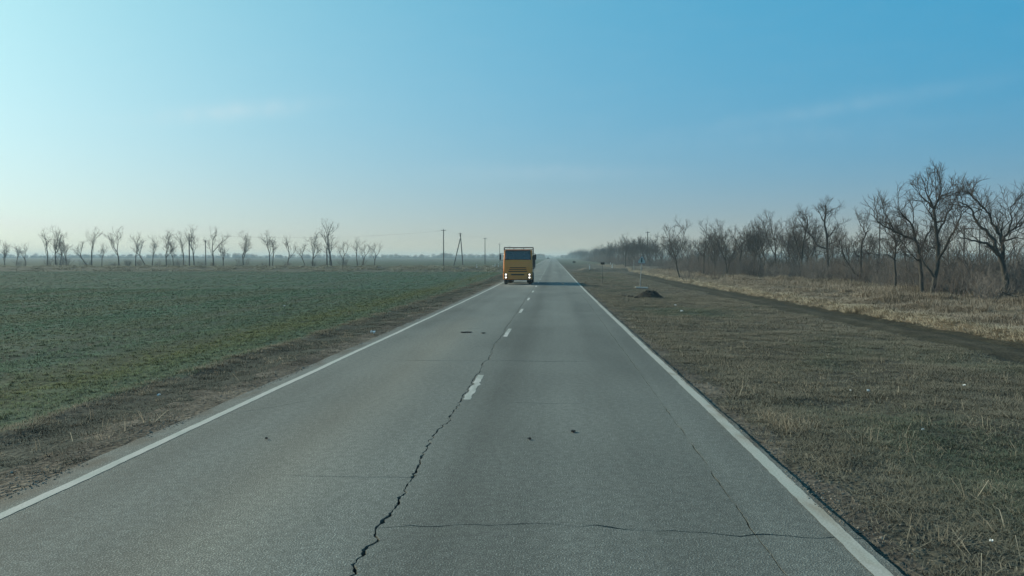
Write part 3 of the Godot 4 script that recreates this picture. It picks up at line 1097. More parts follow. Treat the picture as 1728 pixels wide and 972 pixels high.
	for z in [-0.72, -4.6, -5.95]:
		var ax := rod(Vector3(-1.0, 0.5, z), Vector3(1.0, 0.5, z), 0.09, 0.09, 8)
		put(ax, "axle", M.frame_grey, t)
		for s in [-1.0, 1.0]:
			var rear: bool = z < -2.0
			var w := put(wheel_mesh(0.5, 0.26, 0.29 if rear else 0.15), "wheel", M.rubber, t, Vector3((0.92 if rear else 1.03) * s, 0.5, z))
			put(disc_mesh(0.27, 0.06), "rim", M.rim, w, Vector3((0.17 if rear else 0.05) * s, 0, 0))
			put(disc_mesh(0.1, 0.05), "hub", M.rim, w, Vector3((0.22 if rear else 0.11) * s, 0, 0))
			if rear: put(boxmesh(Vector3(0.95 * s, 1.07, z), Vector3(0.62, 0.04, 1.15), 0.01), "mudguard", M.black, t)
	# --- flatbed with high drop sides
	put(boxmesh(Vector3(0, 1.3, -4.75), Vector3(2.5, 0.16, 5.6), 0.02), "load_floor", M.frame_grey, t)
	for s in [-1.0, 1.0]:
		for k in 3:
			put(boxmesh(Vector3(1.265 * s, 1.58 + 0.335 * k, -4.75), Vector3(0.045, 0.315, 5.55), 0.012), "side_board", M.body_green, t)
		for z in [-2.0, -3.8, -5.6, -7.5]:
			put(boxmesh(Vector3(1.30 * s, 1.93, z), Vector3(0.04, 1.1, 0.09), 0.01), "stake", M.frame_grey, t)
	for k in 3:
		put(boxmesh(Vector3(0, 1.58 + 0.335 * k, -1.98), Vector3(2.48, 0.315, 0.045), 0.012), "head_board", M.body_green, t)
		put(boxmesh(Vector3(0, 1.58 + 0.335 * k, -7.53), Vector3(2.48, 0.315, 0.045), 0.012), "tail_board", M.body_green, t)
	# --- rack of dark bars standing above the cab roof
	for s in [-1.0, 1.0]:
		put(boxmesh(Vector3(1.25 * s, 2.33, -1.92), Vector3(0.085, 1.58, 0.08), 0.01), "rack_post", M.black, t)
		put(boxmesh(Vector3(0.42 * s, 3.02, -1.92), Vector3(0.07, 0.16, 0.07), 0.01), "rack_stub", M.black, t)
	put(boxmesh(Vector3(0, 3.125, -1.92), Vector3(2.56, 0.085, 0.08), 0.01), "rack_bar", M.black, t)
	put(boxmesh(Vector3(0, 2.965, -1.92), Vector3(2.44, 0.05, 0.05), 0.01), "rack_bar", M.black, t)

func build_far_car() -> void:
	var d := 520.0
	var t := base("car", Vector3(-3.1, rise(d) + 0.004, -d))
	tag(t, "tiny dark car far down the road ahead", "car")
	put(boxmesh(Vector3(0, 0.62, -2.1), Vector3(1.75, 0.55, 4.2), 0.12), "body", M.car_dark, t)
	put(boxmesh(Vector3(0, 1.14, -2.3), Vector3(1.5, 0.55, 2.2), 0.2), "cabin", M.glass, t)
	put(boxmesh(Vector3(0, 1.42, -2.3), Vector3(1.3, 0.06, 1.6), 0.02), "roof", M.car_dark, t)
	for z in [-0.8, -3.4]:
		for s in [-1.0, 1.0]:
			put(wheel_mesh(0.32, 0.18, 0.1), "wheel", M.rubber, t, Vector3(0.78 * s, 0.32, z))

# ------------------------------------------------------------------ roadside things
func build_signs() -> void:
	# triangular warning sign on a slightly leaning post
	var x := 6.78
	var d := 63.0
	var t := base("road_sign", Vector3(x, ground_y(x, d), -d))
	t.rotation.z = -0.055
	tag(t, "white triangular warning sign on a leaning pale post", "road sign")
	put(rod(Vector3(0, -0.1, 0), Vector3(0, 2.42, 0), 0.034, 0.034, 8), "post", M.galvanised, t)
	var tri := func(r: float, z: float, thick: float):
		var b := Bag.new()
		var pts := PackedVector3Array()
		for k in 3:
			var a := PI / 2 + TAU * k / 3.0
			for s in [-0.16, 0.16]:
				for zz in [z - thick * 0.5, z + thick * 0.5]:
					pts.append(Vector3(cos(a + s) * r, sin(a + s) * r, zz))
		hull(b, pts, Vector3(0, 0, z))
		return b.mesh()
	var face := put(tri.call(0.37, 0.05, 0.02), "sign_plate", M.sign_red, t, Vector3(0, 2.14, 0))
	put(tri.call(0.315, 0.064, 0.006), "white_field", M.sign_white, face)
	put(boxmesh(Vector3(0, 0.03, 0.070), Vector3(0.085, 0.36, 0.006)), "black_bar", M.sign_black, face)
	put(boxmesh(Vector3(0, -0.03, 0.0715), Vector3(0.19, 0.03, 0.004)), "black_bar", M.sign_black, face)
	# small dark plate seen from behind on a thin post
	x = 4.52
	d = 73.5
	t = base("road_sign", Vector3(x, ground_y(x, d), -d))
	tag(t, "small dark plate on a thin post by the road", "road sign")
	put(rod(Vector3(0, -0.1, 0), Vector3(0, 1.85, 0), 0.02, 0.02, 6), "post", M.steel, t)
	put(boxmesh(Vector3(0, 1.84, 0.03), Vector3(0.36, 0.2, 0.03), 0.012), "sign_plate", M.sign_black, t)
	# white board lying at the foot of the triangular sign
	var pl := put(boxmesh(Vector3.ZERO, Vector3(0.98, 0.085, 0.2), 0.012), "concrete_beam", M.concrete, null, Vector3(6.72, ground_y(6.72, 61.3) + 0.10, -61.3))
	pl.rotation = Vector3(0.1, 0.12, -0.05)
	tag(pl, "pale concrete beam lying at the foot of the triangular sign", "beam")
	# white marker posts at the farm crossing
	var row := [[6.3, 138.6, 0.8, "white marker post at the mouth of the farm crossing"], [10.6, 144.6, 0.72, "white marker post on the far side of the farm crossing"], [15.3, 215.0, 0.6, "small white marker post beyond the farm crossing"], [-12.9, 136.0, 0.55, "white marker post nearest the power poles across the road"], [-10.7, 143.0, 0.5, "short white marker post between two others beside the truck"], [-9.95, 138.0, 0.85, "white marker post left of the truck, second from it"], [-9.45, 139.5, 0.8, "white marker post left of the truck, closest to it"]]
	for r in row:
		t = base("marker_post", Vector3(r[0], ground_y(r[0], r[1]), -r[1]))
		tag(t, r[3], "post", "white marker posts")
		put(boxmesh(Vector3(0, r[2] * 0.5 - 0.1, 0), Vector3(0.13, r[2] + 0.2, 0.11), 0.02), "post", M.white_paint, t)
		put(boxmesh(Vector3(0, r[2] - 0.14, 0.002), Vector3(0.134, 0.09, 0.114), 0.02), "black_band", M.sign_black, t)
	x = 13.6
	d = 136.0
	t = base("pale_post", Vector3(x, ground_y(x, d), -d))
	tag(t, "thin pale post standing before the shelterbelt", "post")
	put(rod(Vector3(0, -0.2, 0), Vector3(0, 2.0, 0), 0.045, 0.04, 8), "shaft", M.galvanised, t)
	put(boxmesh(Vector3(0, 2.02, 0), Vector3(0.13, 0.05, 0.13), 0.01), "cap", M.galvanised, t)
	x = 20.8
	d = 142.0
	var cb := put(boxmesh(Vector3.ZERO, Vector3(1.5, 0.62, 0.6), 0.05), "concrete_block", M.concrete, null, Vector3(x, ground_y(x, d) + 0.29, -d))
	cb.rotation.y = 0.2
	tag(cb, "pale concrete block under the trees by the crossing", "block")
	# heap of dark soil on the verge
	rng.seed = 4
	var b := Bag.new()
	var rows := 14
	var cols := 30
	for i in rows + 1:
		var t1 := float(i) / rows
		for k in cols:
			var a := TAU * k / cols
			var rr := t1 * (1.0 + 0.16 * n_mid.get_noise_2d(cos(a) * 60.0, sin(a) * 60.0))
			var px := cos(a) * rr * 1.02
			var pz := sin(a) * rr * 0.8
			var h := 0.37 * pow(maxf(0.0, cos(t1 * PI * 0.5)), 1.3) * (1.0 + 0.5 * n_fine.get_noise_2d(px * 90.0, pz * 90.0)) + 0.05 * n_fine.get_noise_2d(px * 200.0 + 7.0, pz * 200.0)
			b.p.append(Vector3(px, h - t1 * t1 * 0.12, pz))
			b.n.append(Vector3.UP)
			b.c.append(Color.WHITE)
	for i in rows:
		for k in cols:
			var a := i * cols + k
			var q := i * cols + (k + 1) % cols
			b.i.append_array(PackedInt32Array([a, q, a + cols, q, q + cols, a + cols]))
	var st := SurfaceTool.new()
	st.create_from(b.mesh(), 0)
	st.generate_normals()
	tag(put(st.commit(), "soil_heap", M.dark_earth, null, Vector3(5.62, ground_y(5.62, 47.2), -47.2)), "low heap of dark soil on the verge below the sign", "soil heap")
	for q in [[4.62, 47.9, 0.15], [4.86, 46.9, 0.11], [4.3, 48.9, 0.12]]:
		var cl := put(clod(int(q[0] * 100), q[2]), "soil_clod", M.dark_earth, null, Vector3(q[0], ground_y(q[0], q[1]) + q[2] * 0.2, -q[1]))
		tag(cl, "clod of dark soil beside the soil heap", "clod", "clods beside the soil heap")

func clod(seed_: int, r: float) -> ArrayMesh:
	var st := SurfaceTool.new()
	st.begin(Mesh.PRIMITIVE_TRIANGLES)
	st.set_smooth_group(-1)
	var P := func(i: int, k: int):
		var a := TAU * k / 9.0
		var e := PI * i / 5.0
		var v := Vector3(sin(e) * cos(a), cos(e), sin(e) * sin(a))
		return v * r * (1.0 + 0.5 * n_mid.get_noise_3d(v.x * 60.0 + seed_, v.y * 60.0, v.z * 60.0)) * Vector3(1.2, 0.6, 1.0)
	for i in 5:
		for k in 9:
			var q := [P.call(i, k), P.call(i, k + 1), P.call(i + 1, k + 1), P.call(i + 1, k)]
			if i > 0:
				for v in [q[0], q[1], q[2]]: st.add_vertex(v)
			if i < 4:
				for v in [q[0], q[2], q[3]]: st.add_vertex(v)
	st.generate_normals()
	return st.commit()

func scrap(seed_: int, w: float, l: float, thick: float, crumple: float) -> ArrayMesh:
	# a crumpled flat piece with two faces
	rng.seed = seed_
	var n := 5
	var h := []
	for i in (n + 1) * (n + 1): h.append(Vector3(rng.randf_range(-0.12, 0.12), rng.randf() * crumple, rng.randf_range(-0.12, 0.12)))
	var st := SurfaceTool.new()
	st.begin(Mesh.PRIMITIVE_TRIANGLES)
	st.set_smooth_group(-1)
	var P := func(i: int, k: int, up: float):
		var o: Vector3 = h[i * (n + 1) + k]
		var e := 1.0 - 0.35 * absf(float(i) / n - 0.5) * absf(float(k) / n - 0.5) * 4.0
		return Vector3(((float(k) / n - 0.5) + o.x * 0.5) * w * e, o.y + up, ((float(i) / n - 0.5) + o.z * 0.5) * l * e)
	for i in n:
		for k in n:
			for q in [[P.call(i, k, thick), P.call(i, k + 1, thick), P.call(i + 1, k + 1, thick), P.call(i + 1, k, thick)], [P.call(i + 1, k, 0.0), P.call(i + 1, k + 1, 0.0), P.call(i, k + 1, 0.0), P.call(i, k, 0.0)]]:
				for v in [q[0], q[1], q[2], q[0], q[2], q[3]]: st.add_vertex(v)
	st.generate_normals()
	return st.commit()

func build_litter() -> void:
	var on_road := [[-2.52, 23.2, 0.36, 0.34, "torn black rubber strip lying in the oncoming lane"], [-2.0, 23.0, 0.16, 0.2, "small black scrap beside the torn rubber strip"], [0.255, 9.78, 0.075, 0.09, "black scrap lying in our lane, larger of two"], [-0.27, 9.35, 0.05, 0.07, "tiny black scrap in our lane near the centre crack"], [-3.35, 9.2, 0.05, 0.05, "tiny black speck of rubber in the oncoming lane"]]
	var k := 0
	for q in on_road:
		k += 1
		var o := put(scrap(300 + k, q[2], q[3] * 0.7, 0.01, 0.012), "rubber_scrap", M.rubber, null, Vector3(q[0], rise(q[1]) + 0.006, -q[1]))
		o.rotation.y = 0.4 * k
		tag(o, q[4], "scrap")
	var on_land := [[5.23, 13.56, 0.12, 0.09, "white litter scrap on the verge, middle of the grass"], [4.98, 13.66, 0.07, 0.05, "small white scrap beside a larger one on the verge"], [7.1, 14.2, 0.09, 0.07, "white litter scrap in the verge near the dirt track"], [5.43, 34.2, 0.22, 0.18, "white bag scrap on the verge beyond the soil heap shadow"], [5.9, 39.0, 0.2, 0.18, "small pale scrap on the verge near the soil heap"], [-5.2, 23.0, 0.30, 0.26, "white crumpled bag at the road edge by the wheat"], [-12.9, 38.0, 0.20, 0.18, "lone white scrap lying in the wheat field"], [3.35, 6.25, 0.05, 0.04, "tiny white scrap in the grass by the road edge"], [4.7, 10.4, 0.06, 0.05, "tiny pale scrap in the verge grass"], [-6.3, 12.5, 0.10, 0.08, "small pale scrap in the verge by the wheat"]]
	for q in on_land:
		k += 1
		var o := put(scrap(300 + k, q[2] * 0.6, q[3] * 0.6, 0.006, q[2] * 0.25), "paper_scrap", M.litter, null, Vector3(q[0], ground_y(q[0], q[1]) + 0.045, -q[1]))
		o.rotation.y = 0.7 * k
		tag(o, q[4], "litter")

# ------------------------------------------------------------------ power lines
func sag(a: Vector3, q: Vector3, low: float) -> PackedVector3Array:
	var out := PackedVector3Array()
	for k in 13:
		var t := k / 12.0
		out.append(a.lerp(q, t) - Vector3(0, low * 4.0 * t * (1.0 - t), 0))
	return out

func power_pole(x: float, d: float, h: float, turn: float, label: String, group: String, arms := true) -> Node3D:
	var t := base("power_pole", Vector3(x, ground_y(x, d), -d), turn)
	tag(t, label, "power pole", group)
	put(rod(Vector3(0, -0.5, 0), Vector3(0, h, 0), 0.15, 0.105, 10), "pole", M.pole, t)
	if arms:
		put(boxmesh(Vector3(0, h - 0.25, 0.1), Vector3(1.3, 0.1, 0.09), 0.01), "crossarm", M.pole, t)
		for s in [-0.58, 0.58]:
			put(rod(Vector3(s, h - 0.2, 0.1), Vector3(s, h + 0.02, 0.1), 0.05, 0.035, 8), "insulator", M.insulator, t)
		put(rod(Vector3(0, h - 0.02, 0), Vector3(0, h + 0.22, 0), 0.05, 0.035, 8), "insulator", M.insulator, t)
	return t

func wire(a: Node3D, q: Node3D, off: Vector3, low: float) -> void:
	var b := Bag.new()
	tube(b, sag(a.transform * off, q.transform * off, low), taper(13, 0.006, 0.006), 4)
	tag(put(b.mesh(), "power_wire", M.wire), "thin sagging wire strung between the power poles", "wire", "wires between the power poles")

func build_power() -> void:
	var line := []
	var spec := [[-27.3, 200.0, 9.2, "tall power pole standing alone left of the A-shaped pole"], [-22.4, 265.0, 8.6, "power pole between the A-shaped pole and the truck"], [-25.2, 380.0, 8.6, "distant power pole just left of the truck"], [-25.0, 464.0, 8.6, "far power pole seen above the truck cab"], [-25.0, 545.0, 8.6, "far power pole seen above the truck cab"], [-25.0, 640.0, 8.6, "far power pole seen above the truck cab"]]
	for s in spec: line.append(power_pole(s[0], s[1], s[2], 0.0, s[3], "power poles along the road"))
	for k in 3:
		for s in [-0.58, 0.58]: wire(line[k], line[k + 1], Vector3(s, line[k].get_child(0).mesh.get_aabb().end.y, 0.1), 0.9)
	# A-shaped double pole
	var x := -23.2
	var d := 201.0
	var t := base("braced_pole", Vector3(x, ground_y(x, d), -d))
	tag(t, "A-shaped braced wooden power pole beside the field", "power pole")
	put(rod(Vector3(0.68, -0.4, 0), Vector3(0, 8.3, 0), 0.14, 0.11, 10), "pole", M.pole, t)
	put(rod(Vector3(-1.75, -0.4, 0), Vector3(-0.02, 6.9, 0), 0.14, 0.11, 10), "brace", M.pole, t)
	put(boxmesh(Vector3(0.02, 7.6, 0.16), Vector3(0.32, 0.5, 0.22), 0.03), "bracket", M.pole, t)
	put(boxmesh(Vector3(0.0, 8.05, 0.13), Vector3(0.9, 0.09, 0.09), 0.01), "crossarm", M.pole, t)
	for s in [-0.4, 0.4]: put(rod(Vector3(s, 8.08, 0.13), Vector3(s, 8.3, 0.13), 0.05, 0.035, 8), "insulator", M.insulator, t)
	# line behind the row of trees across the wheat
	var back := [power_pole(-84.0, 182.0, 7.6, 0.0, "thick dark pole among the trees behind the wheat", "poles behind the wheat field", false), power_pole(-96.0, 218.0, 6.9, 0.0, "thin short pole between trees behind the wheat", "poles behind the wheat field", true), power_pole(-45.5, 160.0, 4.1, 0.0, "short broken pole among the trees behind the wheat", "poles behind the wheat field", false)]
	for s in [-0.4, 0.4]:
		var b := Bag.new()
		tube(b, sag(line[0].position + Vector3(s, 8.9, 0), back[0].position + Vector3(0, 7.5, s), 1.2), taper(13, 0.006, 0.006), 4)
		tag(put(b.mesh(), "power_wire", M.wire), "thin sagging wire strung between the power poles", "wire", "wires between the power poles")
	# line beyond the shelterbelt
	var r := []
	for q in [[25.9, 222.0, 9.0, "power pole rising above the distant end of the shelterbelt"], [75.0, 268.0, 9.0, "power pole in the gap of the shelterbelt"], [61.5, 155.0, 9.3, "power pole with crossarm behind the shelterbelt, left of the tallest tree"], [80.5, 162.0, 8.2, "power pole just right of the tallest tree"], [85.0, 165.0, 9.2, "power pole behind the leaning tree"]]:
		r.append(power_pole(q[0], q[1], q[2], 0.3, q[3], "power poles behind the shelterbelt"))

# ------------------------------------------------------------------ vegetation
func tree_thing(called: String, meshes: Array, at: Vector3) -> Node3D:
	var t := base(called, at)
	for k in meshes.size():
		var nm := "crown" if k == meshes.size() - 1 else ("trunk" if k == 0 else "limb")
		put(meshes[k], nm, M.twig if nm == "crown" else M.bark, t)
	return t

const ORDINAL := ["first", "second", "third", "fourth", "fifth", "sixth", "seventh", "eighth", "ninth", "tenth", "eleventh", "twelfth", "thirteenth", "fourteenth", "fifteenth", "sixteenth", "seventeenth", "eighteenth", "nineteenth", "twentieth", "twenty-first", "twenty-second", "twenty-third", "twenty-fourth", "twenty-fifth", "twenty-sixth", "twenty-seventh", "twenty-eighth", "twenty-ninth", "thirtieth", "thirty-first", "thirty-second", "thirty-third"]

func build_left_row() -> void:
	var kinds := [
		bare_tree(101, 7.0, Vector3(0.05, 0, 0), 3, 0.38, 0.8, 0.87, 1.3),
		bare_tree(102, 7.0, Vector3(-0.12, 0, 0.1), 4, 0.42, 0.9, 0.95, 1.3),
		bare_tree(103, 7.0, Vector3(0.1, 0, 0), 3, 0.33, 0.65, 0.80, 1.3),
		bare_tree(104, 7.0, Vector3(0.0, 0, 0.1), 5, 0.36, 1.1, 1.00, 1.3),
		bare_tree(105, 7.0, Vector3(0.3, 0, 0.0), 4, 0.45, 0.9, 0.85, 1.3),
		bare_tree(106, 7.0, Vector3(-0.28, 0, 0.0), 4, 0.5, 1.0, 0.85, 1.3),
	]
	var used := {}
	# x, height, kind, lean sideways
	var rows := []
	for q in [[9, 5.0, 3, 0.0], [27, 4.2, 1, 0.0], [44, 5.0, 0, 0.0], [80, 6.9, 2, 0.12], [94, 7.3, 3, -0.1], [101, 5.5, 1, 0.0], [112, 5.0, 3, 0.0], [149, 5.6, 5, 0.15], [155, 6.8, 2, 0.08], [172, 4.4, 1, 0.0], [201, 7.8, 0, 0.0], [229, 5.9, 2, 0.0], [247, 5.4, 5, 0.1], [257, 5.6, 1, 0.0], [281, 6.3, 3, 0.0], [293, 4.4, 1, 0.0], [310, 6.6, 2, 0.08], [328, 7.2, 1, 0.0], [360, 7.8, 0, 0.0], [377, 4.9, 3, -0.1], [411, 6.3, 3, -0.05], [455, 6.2, 1, 0.0], [460, 5.6, 2, -0.1], [486, 6.4, 0, 0.0], [516, 4.8, 5, 0.0], [528, 6.3, 3, 0.0], [557, 5.6, 1, 0.05], [560, 8.8, 2, -0.1], [578, 5.2, 4, 0.0], [603, 5.2, 2, -0.1], [612, 4.6, 4, -0.1], [631, 5.1, 4, -0.05]]:
		rows.append(q)
	rng.seed = 9
	var n := rows.size()
	for k in n:
		var q: Array = rows[k]
		var d := 150.0 + rng.randf_range(0.0, 9.0)
		var x: float = tan(atan((q[0] - 864.0) / 1356.0) - 0.0508) * d
		var t: Node3D
		if not used.has(q[2]):
			t = tree_thing("bare_tree", kinds[q[2]], Vector3.ZERO)
			used[q[2]] = t
		else:
			t = copy_of(used[q[2]], "bare_tree")
		t.position = Vector3(x, ground_y(x, d), -d)
		t.rotation = Vector3(0, rng.randf() * TAU if q[2] < 4 else rng.randf_range(-0.3, 0.3), q[3])
		t.scale = Vector3.ONE * (q[1] / 7.0)
		var which: String = ORDINAL[n - 1 - k]
		tag(t, "%s bare tree from the road in the row behind the wheat" % which, "tree", "row of bare trees behind the wheat field")

func build_shelterbelt() -> void:
	# the trees nearest to us, limb by limb; lines are metres from the foot (across, up)
	var V := func(flat: Array, ox: float, oy: float, k: float):
		var out := []
		for i in range(0, flat.size(), 2): out.append(Vector2((flat[i] - ox) * k, (oy - flat[i + 1]) * k))
		return out
	var heroes := [
		["crooked_tree", "large crooked tree leaning over the dry grass, rightmost of the shelterbelt", 21.4, 38.8, 1437.0, 800.0, [
			[0.17, [1437, 800, 1418, 690, 1390, 600, 1366, 540, 1345, 505]],
			[0.11, [1366, 540, 1320, 480, 1270, 455, 1200, 442, 1125, 430]],
			[0.11, [1345, 505, 1330, 430, 1300, 385, 1258, 330, 1228, 270, 1190, 232, 1140, 212]],
			[0.10, [1388, 598, 1380, 500, 1366, 420, 1332, 340, 1302, 270, 1250, 220, 1212, 175, 1180, 148]],
			[0.08, [1378, 530, 1402, 450, 1442, 400, 1492, 368, 1540, 338]],
			[0.06, [1366, 420, 1388, 360, 1380, 320]], [0.06, [1442, 400, 1450, 330, 1440, 275, 1420, 240]], [0.05, [1492, 368, 1540, 300, 1580, 270]], [0.05, [1402, 450, 1480, 430, 1560, 440]]]],
		["tall_tree", "tallest bare tree of the shelterbelt with a broad spreading crown", 19.1, 41.5, 985.0, 785.0, [
			[0.15, [985, 785, 992, 720, 1006, 650, 1020, 560, 1025, 470, 1018, 400, 1006, 300, 1000, 230]],
			[0.09, [1006, 650, 965, 590, 935, 530, 920, 470]],
			[0.08, [1000, 230, 970, 165, 955, 105]], [0.08, [1002, 250, 1050, 172, 1100, 142, 1145, 132]],
			[0.08, [1018, 400, 1075, 312, 1112, 240, 1135, 205]], [0.09, [1020, 560, 1050, 440, 1075, 360, 1088, 300, 1102, 255]],
			[0.07, [1002, 240, 940, 180, 890, 148]], [0.06, [1008, 310, 960, 260, 930, 215]], [0.05, [1000, 230, 1020, 160, 1015, 100]]]],
		["forked_tree", "bare tree with long limbs reaching left of the tallest tree", 19.3, 43.0, 935.0, 780.0, [
			[0.13, [935, 780, 930, 640, 925, 550, 915, 470, 892, 400]],
			[0.08, [892, 400, 868, 340, 805, 272, 770, 240]],
			[0.09, [900, 425, 835, 402, 770, 370, 720, 345, 668, 312, 650, 275]],
			[0.08, [922, 500, 962, 390, 1000, 342, 1040, 310]], [0.06, [895, 410, 880, 335, 885, 280]], [0.05, [770, 370, 735, 300, 700, 255]], [0.05, [925, 550, 860, 510, 800, 440, 745, 420]]]],
		["slender_tree", "slender tree under the long limbs of the forked tree", 20.0, 48.0, 785.0, 745.0, [
			[0.1, [785, 745, 788, 640, 785, 560, 792, 470, 785, 400]],
			[0.06, [788, 560, 740, 525, 690, 525]], [0.06, [792, 470, 830, 420, 850, 370]], [0.05, [788, 430, 750, 390, 735, 350]], [0.05, [788, 540, 815, 490, 870, 470]]]],
		["twisted_tree", "bare tree with a bent double top between two power poles", 23.3, 62.5, 572.0, 690.0, [
			[0.13, [572, 690, 580, 610, 580, 520, 578, 440]],
			[0.08, [578, 440, 605, 380, 613, 345, 603, 308]], [0.06, [605, 380, 575, 335, 550, 300]],
			[0.09, [575, 640, 520, 580, 480, 515, 455, 455, 440, 420]], [0.06, [580, 520, 530, 480, 520, 430]], [0.06, [580, 540, 625, 470, 655, 462]], [0.05, [480, 515, 450, 480, 420, 470]]]],
		["upright_tree", "upright bare tree with a bushy pointed crown in mid-belt", 25.7, 76.5, 392.0, 685.0, [
			[0.15, [392, 685, 390, 590, 385, 490, 378, 400, 362, 330, 370, 280, 366, 228]],
			[0.10, [385, 490, 332, 470, 302, 420, 276, 388, 270, 320, 262, 290]], [0.07, [378, 430, 415, 380, 430, 330]], [0.07, [364, 335, 330, 290, 310, 262]], [0.06, [370, 285, 400, 260, 425, 245]], [0.06, [385, 470, 430, 440, 450, 400]]]],
		["grey_tree", "bushy grey tree left of the upright tree at the gap", 23.7, 78.5, 232.0, 695.0, [
			[0.12, [232, 695, 240, 600, 245, 500, 258, 410, 268, 340]],
			[0.08, [240, 580, 208, 490, 182, 430, 175, 390]], [0.07, [248, 480, 290, 430, 310, 380]], [0.06, [258, 410, 230, 350, 215, 325]], [0.06, [242, 540, 200, 520, 160, 470]]]],
	]
	var seed_ := 500
	for h in heroes:
		seed_ += 1
		var k: float = h[3] / 1356.0 / 3.353 * 0.92
		var lines := []
		for l in h[6]: lines.append([l[0], V.call(l[1], h[4], h[5], k)])
		var meshes := shaped_tree(seed_, lines, 0.95, 1.5)
		var t := tree_thing(h[0], meshes, Vector3(h[2], ground_y(h[2], h[3]), -h[3]))
		tag(t, h[1], "tree")
	# the rest of the belt
	var kinds := []
	kinds.append(bare_tree(201, 7.0, Vector3(0.1, 0, 0), 5, 0.34, 0.9, 1.1))
	kinds.append(bare_tree(202, 7.0, Vector3(-0.3, 0, 0.1), 5, 0.4, 1.0, 1.1))
	kinds.append(bare_tree(203, 7.0, Vector3(0.0, 0, 0.2), 5, 0.3, 0.9, 1.1))
	kinds.append(bare_tree(204, 7.0, Vector3(-0.15, 0, -0.1), 4, 0.45, 1.1, 1.0))
	kinds.append(bare_tree(205, 7.0, Vector3(0.2, 0, 0.1), 5, 0.38, 1.0, 1.1))
	kinds.append(bare_tree(206, 7.0, Vector3(-0.1, 0, 0.1), 5, 0.5, 0.9, 1.0))
	var first := []
	for m in kinds: first.append(null)
	rng.seed = 31
	var spots := []
	# front trees told apart in the photograph between the gap and the crossing: across, distance, height
	for q in [[13.8, 88.0, 5.8, 1], [17.0, 92.0, 5.6, 3], [18.3, 86.0, 5.8, 0], [20.5, 90.0, 5.4, 5], [21.6, 86.0, 5.6, 2], [22.2, 92.0, 6.2, 4], [24.0, 88.0, 6.6, 0], [24.3, 95.0, 6.4, 2], [25.5, 91.0, 6.0, 4], [13.4, 150.0, 5.8, 3], [17.6, 158.0, 6.0, 2], [16.0, 170.0, 5.6, 0]]:
		spots.append([q[0], q[1], q[2], q[3], true])
	for k in 22:
		spots.append([18.0 + 10.0 * rng.randf(), rng.randf_range(84.0, 112.0), rng.randf_range(3.6, 5.4), rng.randi() % 6, false])
	var d := 46.0
	while d < 135.0:
		for row in 3:
			var x := 25.0 + row * 4.2 + rng.randf_range(-1.6, 1.6)
			spots.append([x, d + rng.randf_range(-2, 2), rng.randf_range(3.6, 5.2), rng.randi() % 6, false])
		d += rng.randf_range(5.0, 8.0)
	d = 150.0
	while d < 900.0:
		for row in (3 if d < 420.0 else 2):
			var x := 18.5 + row * 4.5 + rng.randf_range(-2.2, 2.2)
			spots.append([x, d + rng.randf_range(-3, 3), rng.randf_range(4.2, 6.6), rng.randi() % 6, false])
		d += rng.randf_range(5.5, 9.0) * (1.0 if d < 300.0 else 1.5)
	var front := 0
	for q in spots:
		# the belt opens in one place, where a pole stands against the sky
		if not q[4] and q[1] > 70.0 and q[1] < 140.0 and q[0] / q[1] > 0.25 and q[0] / q[1] < 0.288: continue
		var t: Node3D
		var kk: int = q[3]
		if first[kk] == null:
			t = tree_thing("belt_tree", kinds[kk], Vector3.ZERO)
			first[kk] = t
		else:
			t = copy_of(first[kk], "belt_tree")
		t.position = Vector3(q[0], ground_y(q[0], q[1]) - 0.05, -q[1])
		t.rotation.y = rng.randf() * TAU if not q[4] else [0.0, 0.3, 1.2, 2.0, 0.8, 2.6][kk]
		t.scale = Vector3.ONE * (q[2] / 7.0)
		if q[4]:
			front += 1
			tag(t, "%s bare tree along the belt edge from the bend of the dirt track" % ORDINAL[front - 1], "tree", "front trees of the shelterbelt")
		else:
			tag(t, "bare tree massed inside the shelterbelt" if q[1] < 140.0 else "bare tree in the hazy distant stretch of the shelterbelt", "tree", "massed trees of the shelterbelt" if q[1] < 140.0 else "distant trees of the shelterbelt")
	# undergrowth
	var bushes := []
	for k in 5: bushes.append(bare_shrub(700 + k, [1.5, 2.3, 1.3, 2.9, 1.9][k], [24, 18, 26, 14, 20][k]))
	var firstb := []
	for k in 5: firstb.append(null)
	var bs := []
	d = 33.0
	while d < 132.0:
		var edge := 24.3 if d < 37.0 else lerpf(20.6, 23.0, ss(42.0, 62.0, d))
		if d > 72.0: edge = lerpf(23.0, 18.0, ss(72.0, 90.0, d))
		for row in 4:
			bs.append([edge + row * 1.7 + rng.randf_range(-0.8, 0.8), d + rng.randf_range(-0.8, 0.8), rng.randf_range(0.6, 1.05) + 0.13 * row])
		d += 1.7 if d < 90.0 else 2.4
	d = 148.0
	while d < 420.0:
		for row in 2: bs.append([17.0 + row * 3.0 + rng.randf_range(-1.4, 1.4), d + rng.randf_range(-2, 2), rng.randf_range(0.8, 1.4)])
		d += 4.5
	# a few small ones out on the bank
	bs.append([13.4, 80.5, 0.62])
	bs.append([15.6, 78.0, 0.42])
